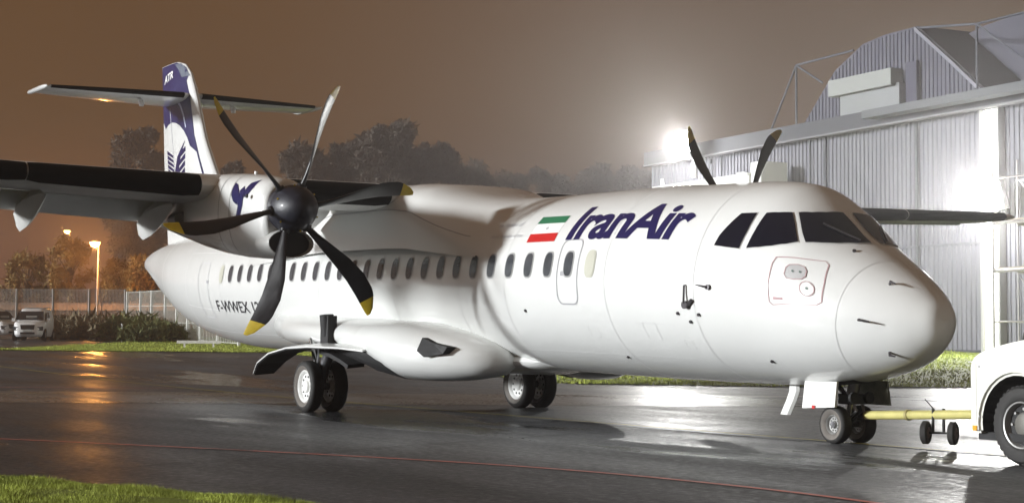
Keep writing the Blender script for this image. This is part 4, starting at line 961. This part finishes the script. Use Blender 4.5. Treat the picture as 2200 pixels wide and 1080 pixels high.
# ================================================================== VANS
def van(name, loc, rz, label):
    e = empty(name, loc, rz, label=label, cat='van', group='white vans parked by the fence')
    WV = mat('van_white', (.80, .80, .79), .35, coat=.3, var=.05, vscale=2); VG = mat('van_glass', (.03, .032, .035), .1)
    lv = [(.22, 1.92, -2.05, .80), (.34, 2.05, -2.12, .86), (.62, 2.08, -2.15, .89), (.90, 2.02, -2.15, .895), (1.02, 1.90, -2.15, .88), (1.10, 1.28, -2.14, .87), (1.16, 1.16, -2.13, .865), (1.60, .62, -2.08, .78), (1.78, .36, -2.0, .72), (1.85, .10, -1.85, .64)]
    rings = []
    for z, xf, xr, w in lv:
        R = []; e_ = 5.0; cx, hx = (xf+xr)/2, (xf-xr)/2
        for j in range(32):
            t = 2*PI*(j+.5)/32; c, s_ = math.cos(t), math.sin(t); R.append((cx+hx*abs(c)**(2/e_)*(1 if c > 0 else -1), w*abs(s_)**(2/e_)*(1 if s_ > 0 else -1), z))
        rings.append(R)
    MB().loft(rings).build('body', WV, e, True, 30)
    def quad(name, P, m_, t=.012, nrm_=(1, 0, 0)):
        P = [Vector(p) for p in P]; n_ = (P[1]-P[0]).cross(P[2]-P[0]).normalized(); n_ = n_ if n_.dot(Vector(nrm_)) > 0 else -n_; k = len(P)
        return MB().add([p+n_*t for p in P]+[p-n_*.03 for p in P], [tuple(range(k)), tuple(range(2*k-1, k-1, -1))]+[(i, (i+1) % k, k+(i+1) % k, k+i) for i in range(k)]).build(name, m_, e)
    quad('windscreen', [(1.16, -.74, 1.18), (1.16, .74, 1.18), (.58, .64, 1.65), (.58, -.64, 1.65)], VG, .03)
    quad('dashboard_paper', [(1.10, -.25, 1.30), (1.10, .35, 1.30), (1.02, .35, 1.36), (1.02, -.25, 1.36)], mat('paper', (.35, .36, .34), .5), .055)
    quad('grille', [(2.07, -.36, .62), (2.07, .36, .62), (2.04, .40, .88), (2.04, -.40, .88)], VG, .02)
    quad('number_plate', [(2.09, -.26, .48), (2.09, .26, .48), (2.08, .26, .60), (2.08, -.26, .60)], mat('plate', (.5, .5, .48), .5), .03)
    quad('lower_intake', [(2.05, -.40, .36), (2.05, .40, .36), (2.07, .40, .46), (2.07, -.40, .46)], VG, .02)
    for sg in (-1, 1):
        quad('headlight', [(2.0, sg*.50, .55), (1.93, sg*.84, .58), (1.86, sg*.84, .78), (1.99, sg*.52, .76)], mat('headlamp_glass', (.08, .085, .09), .15), .035)
        quad('side_window', [(.98, sg*.868, 1.18), (-.1, sg*.868, 1.18), (-.1, sg*.80, 1.60), (.58, sg*.79, 1.60)], VG, .015, (0, sg, 0))
        MB().box((1.0, sg*.98, 1.18), (.10, .18, .20)).build('mirror', WV, e)
        for x in (1.35, -1.35):
            MB().lathe([(-.10, .17), (-.11, .28), (-.08, .31), (.08, .31), (.11, .28), (.10, .17)], 24, 'y', (x, sg*.80, .31)).build('wheel', TYRE, e, True)
            MB().lathe([(.0, .17), (sg*.06, .17), (sg*.07, .05), (sg*.07, .001)], 16, 'y', (x, sg*.85, .31)).build('rim', RIMG, e, True)
            MB().lathe([(.0, .36), (sg*.065, .36), (sg*.066, .001)], 20, 'y', (x, sg*.84, .32)).build('arch', DARK, e)
    MB().box((-1.0, 0, 1.88), (1.8, 1.2, .03)).build('roof_rack', mat('rack', (.3, .3, .3), .5), e)
    return e
camang = math.atan2(-FWD[1], -FWD[0])
def vz(l, d): return G(l, d)+.02
lv_ = L(75, 98); van('van', C(lv_, 98, vz(lv_, 98)), camang+.10, 'white van facing us on the far apron, right one of two')
lv2 = L(-14, 103); van('van', C(lv2, 103, vz(lv2, 103)), camang+.95, 'white van half hidden behind the facing van at left edge')

# ================================================================== FENCE, WALL, LAMPS, VEGETATION
FM = mat('fence_galvanised', (.42, .43, .42), .5, metal=.1); FW = mat('fence_pale', (.62, .63, .60), .5)
def fence(name, P, hgt, m_, label, wires, pw=.09, wm=None):
    P = [(l, d, G(l, d)) for l, d in P]; e = empty(name, C(*P[0]), label=label, cat='fence'); off = Vector(e.location)
    for i, p in enumerate(P):
        o = MB().box(Vector(C(p[0], p[1], p[2]+hgt/2)), (pw, pw, hgt)).build('post', m_, e)
        for v in o.data.vertices: v.co -= off
        if i:
            a = Vector(C(*P[i-1])); b = Vector(C(*p)); mb = MB()
            for k in range(wires):
                q = a+(b-a)*((k+.5)/wires); mb.box(q+Vector((0, 0, hgt*.5+.05)), (.034, .034, hgt-.12))
            for z in (.15, hgt*.35, hgt*.68, hgt-.06): mb.tube([a+Vector((0, 0, z)), b+Vector((0, 0, z))], .018, 4)
            o = mb.build('mesh_panel', wm or m_, e)
            for v in o.data.vertices: v.co -= off
fence('perimeter_fence', [(L(px, 118), 118) for px in (-120, -40, 37, 115, 193, 270)], 3.3, FM, 'tall wire mesh fence behind the vans and brown scrub', 26, .14)
fence('security_fence', [(L(px, d), d) for px, d in ((274, 112), (303, 109), (327, 106), (356, 103), (381, 100), (405, 97), (432, 94), (470, 90), (515, 86))], 3.05, FW, 'pale closely posted fence running up towards the airliner tail', 12, .13, mat('fence_wire_pale', (.62, .63, .58), .5))
mkp = empty('marker_post', C(L(265, 96), 96, G(L(265, 96), 96)), label='short white marker post standing in the scrub', cat='post')
MB().tube([(0, 0, 0), (0, 0, 1.0)], .05, 8).build('post', RIMW, mkp)
MB().box((0, 0, 1.0), (.14, .14, .04)).build('cap', RIMW, mkp)
l0, l1 = L(389, 82), L(470, 82)
bb = empty('low_barrier', C((l0+l1)/2, 82, G(l0, 82)), math.atan2(RGT[1], RGT[0]), label='low white barrier bar on the grass below the tail', cat='barrier')
MB().box((0, 0, .30), (l1-l0+.3, .12, .14)).build('bar', RIMW, bb)
for q in (-.7, .7): MB().box((q, 0, .12), (.08, .10, .26)).build('leg', RIMW, bb)
# wall beyond the fence with a lit coping
ww = empty('roadside_wall', C(-28, 141, G(-28, 141)), label='long low wall beyond the fence washed orange by street light', cat='wall')
for (z0, z1, m_, nm_, th) in ((0, 2.13, mat('wall_render', (.10, .075, .05), .8, var=.3, vscale=.4), 'wall', 0), (2.15, 2.75, mat('coping_pale', (.42, .32, .22), .7, var=.3, vscale=.25), 'coping', .2)):
    o = MB()
    for lt in np.arange(-62, -10, 4.0):
        V = [C(a, d, G(-28, 141)+z) for a in (lt+.02, lt+3.98) for d in (140.5-th, 141.5) for z in (z0, z1)]
        oo = MB().add(V, [(0, 1, 3, 2), (4, 6, 7, 5), (0, 4, 5, 1), (2, 3, 7, 6), (0, 2, 6, 4), (1, 5, 7, 3)]).build(nm_+'_panel', m_, ww)
        for v in oo.data.vertices: v.co -= Vector(ww.location)
def lamp(px, py, d, power, label, glow=30, r=.3):
    l = L(px, d); zt = 1.2+(731-py)*d/3634; g = G(l, d); e = empty('street_lamp', C(l, d, g), label=label, cat='street lamp')
    PM = mat('lamp_pole', (.3, .28, .25), .5, metal=.3); h = zt-g
    MB().tube([(0, 0, 0), (0, 0, h*.6), (0, 0, h)], [.11, .08, .05], 10).build('pole', PM, e, True)
    tw_ = Vector((-FWD[0], -FWD[1], 0)); a = tw_*.9
    MB().tube([(0, 0, h), tuple(a*.5+Vector((0, 0, h+.18))), tuple(a+Vector((0, 0, h+.2)))], .04, 8).build('arm', PM, e, True)
    hd = MB().loft([[tuple(a*k+Vector((0, 0, h+.2))+Vector((RGT[0], RGT[1], 0))*x+Vector((0, 0, z))) for x, z in ((-.14, 0), (.14, 0), (.09, .12), (-.09, .12))] for k in (.8, 1.6)]).build('lamp_head', PM, e)
    c = a*1.25+Vector((0, 0, h+.12))
    MB().lathe([(-.38, .02), (-.28, .30), (0, .42), (.04, .42)], 14, 'z', tuple(c)).build('lamp_bowl', mat('sodium_bowl', (1, .6, .2), .4, emit=(1, .42, .10), estr=glow), e, True)
    ld = bpy.data.lights.new('lamp', 'POINT'); ld.energy = power; ld.color = (1, .40, .085); ld.shadow_soft_size = r
    lo = bpy.data.objects.new('lamp', ld); link(lo, e); lo.location = c+Vector((0, 0, -.35)); ld.energy = power*.85
    ld = bpy.data.lights.new('lamp', 'SPOT'); ld.energy = power; ld.color = (1, .40, .085); ld.shadow_soft_size = r; ld.spot_size = math.radians(150); ld.spot_blend = .4
    lo = bpy.data.objects.new('lamp', ld); link(lo, e); lo.location = c+Vector((0, 0, -.4))
lamp(210, 530, 135, 3800, 'glowing orange street lamp behind the fence, left of the tail', 22)
lamp(147, 503, 230, 2500, 'faint distant street lamp above the brighter one', 60)

def cloud_mesh(name, V3, m_, par, loc):
    N = len(V3)//3; me = bpy.data.meshes.new(name); me.vertices.add(N*3); me.vertices.foreach_set('co', V3.ravel()); me.loops.add(N*3); me.loops.foreach_set('vertex_index', np.arange(N*3))
    me.polygons.add(N); me.polygons.foreach_set('loop_start', np.arange(N)*3); me.polygons.foreach_set('loop_total', np.full(N, 3)); me.update(); me.validate(); me.materials.append(m_)
    return link(bpy.data.objects.new(name, me), par)
def leafy(cent, rad, n, size, elong=1.0, flat=1.0, seed=0):
    r_ = np.random.default_rng(seed); k = len(cent); per = n//k; out_ = []
    for c, rd in zip(cent, rad):
        u = r_.normal(size=(per, 3)); u /= np.linalg.norm(u, axis=1)[:, None]; rr2 = r_.random(per)**.45
        p = np.array(c)+u*rr2[:, None]*np.array([rd, rd, rd*flat]); a = r_.normal(size=(per, 3)); a /= np.linalg.norm(a, axis=1)[:, None]
        b = np.cross(a, r_.normal(size=(per, 3))); b /= np.linalg.norm(b, axis=1)[:, None]; s_ = size*r_.uniform(.5, 1.4, per)[:, None]
        out_.append(np.stack([p-b*s_*.35, p+b*s_*.35, p+a*s_*elong], 1).reshape(-1, 3))
    return np.concatenate(out_)
BARK = mat('bark', (.055, .045, .035), .9, var=.3, vscale=2); TWIG = mat('winter_twigs', (.07, .055, .042), .9, var=.3, vscale=.6); LEAFY = mat('sparse_autumn_leaves', (.26, .17, .04), .8, var=.4, vscale=.8)
EVER = mat('dark_foliage', (.04, .05, .022), .8, var=.4, vscale=.7)
def tree(px, d, top_py, wid, label, seed, dens_=6000, m_=None, shape='round', tw=.55):
    l = L(px, d); g = G(l, d); top = 1.2+(731-top_py)*d/3634; h = top-g; R = np.random.default_rng(seed); w = wid*d/3634/2
    e = empty('tree', C(l, d, g), label=label, cat='tree', group='misty trees beyond the airfield')
    tr = MB(); tr.tube([(0, 0, -.3), (.1, .05, h*.3), (-.05, .1, h*.55), (.1, 0, h*.92)], [.035*h*.6, .02*h, .013*h, .03], 8)
    cent, rad = [], []
    for k in range(80):
        a = R.uniform(0, 2*PI); zz = h*R.uniform(.22, .95); env = math.sin(PI*min(.98, max(.06, (zz/h-.18)/.86)))**.7 if shape == 'round' else .8*(1-zz/h)+.15
        rr_ = w*env*R.uniform(.45, 1.0); tip = Vector((rr_*math.cos(a), rr_*math.sin(a), zz)); st_ = Vector((0, 0, zz*.62+h*.05))
        tr.tube([tuple(st_), tuple(st_.lerp(tip, .5)+Vector((0, 0, h*.03))), tuple(tip)], [.005*h, .003*h, .012], 4); cent.append(tuple(tip)); rad.append(w*R.uniform(.14, .42))
    tr.build('trunk', BARK, e, True)
    cloud_mesh('crown', leafy(cent, rad, dens_, tw, 1.9, .85, seed), m_ or TWIG, e, None)
Tn = [(292, 150, 262, 125, 'hazy round tree just left of the airliner fin', 1, 6000), (375, 165, 330, 90, 'hazy small tree behind the tail fin', 2, 4000), (500, 170, 330, 80, 'hazy low tree between fin and raised propeller blade', 3, 4000),
      (655, 150, 300, 130, 'hazy tree behind the bright upright propeller blade', 4, 6500), (745, 152, 292, 120, 'hazy tree right of the upright propeller blade', 5, 6500), (835, 148, 258, 170, 'tallest hazy tree over the wing', 6, 9000), (930, 150, 288, 150, 'dense hazy tree right of the tallest one', 7, 9000),
      (1010, 160, 335, 130, 'hazy tree at the right end of the tall clump', 8, 6000), (1095, 170, 358, 130, 'faint low tree above the cabin roof', 9, 6000), (1180, 175, 352, 130, 'faint low tree midway along the cabin roof', 10, 6000), (1270, 170, 345, 130, 'faint tree left of the far floodlight glow', 11, 7000), (1365, 170, 350, 120, 'faint tree beside the far floodlight', 12, 7000)]
for (px, d, ty, wd, lab, sd2, dn_) in Tn: tree(px, d*1.65, ty, wd, lab, sd2, dn_*4, tw=.42)
# trees lit by the sodium lamp
tree(150, 146, 505, 90, 'thin leafy tree glowing orange left of the street lamp', 21, 5200, LEAFY, tw=.22)
tree(255, 146, 560, 80, 'thin leafy tree glowing orange right of the street lamp', 22, 5200, LEAFY, tw=.22)
tree(305, 142, 552, 70, 'sparse golden tree nearest the airliner tail cone', 23, 5200, LEAFY, tw=.22)
tree(60, 150, 545, 110, 'thin dim tree above the parked vans', 24, 4200, LEAFY, tw=.22)
# scrub in front of the fence
def scrub(name, rows, m_, label, n, size, seed):
    R = np.random.default_rng(seed); cent, rad = [], []
    for (px0, px1, d, hh) in rows:
        for px in np.arange(px0, px1, 3.5):
            l = L(px, d); h = hh*R.uniform(.35, 1.15); p = C(l+R.normal()*.2, d+R.normal()*1.5, G(l, d)+h*.40); cent.append(p); rad.append(h*R.uniform(.45, .75))
    o = cloud_mesh(name, leafy(cent, rad, n, size, 2.6, .9, seed), m_, None, None); o['kind'] = 'stuff'; tag(o, label, 'scrub')
scrub('undergrowth', [(112, 262, 109, 1.6), (125, 262, 105, 1.2)], mat('brown_scrub', (.20, .16, .09), .9, var=.4, vscale=.5), 'brown scrub in front of the wire fence beside the vans', 15000, .22, 5)
scrub('undergrowth', [(255, 335, 103, 1.5), (300, 386, 97, 1.1)], mat('green_scrub', (.13, .145, .045), .9, var=.4, vscale=.5), 'dark green bramble scrub at the foot of the pale fence', 13000, .2, 6)

# ================================================================== HAZE
hz = MB().box((0, 0, 0), (2, 2, 2)); 
R2 = Matrix.Rotation(math.atan2(RGT[1], RGT[0]), 3, 'Z')
cxy = C(0, 180)
zt_, zb_ = 27.0, -1.2
mbh = MB().box((cxy[0], cxy[1], (zt_+zb_)/2), (880, 500, zt_-zb_), 0, R2)
hm_ = bpy.data.materials.new('night_haze'); hm_.use_nodes = True; t = hm_.node_tree; t.nodes.clear()
mo = t.nodes.new('ShaderNodeOutputMaterial'); pv = t.nodes.new('ShaderNodeVolumePrincipled'); pv.inputs['Color'].default_value = (.84, .82, .82, 1)
pv.inputs['Density'].default_value = .0019; pv.inputs['Anisotropy'].default_value = .80
t.links.new(pv.outputs[0], mo.inputs['Volume'])
o = mbh.build('haze', hm_); o['kind'] = 'stuff'; o.display_type = 'WIRE'
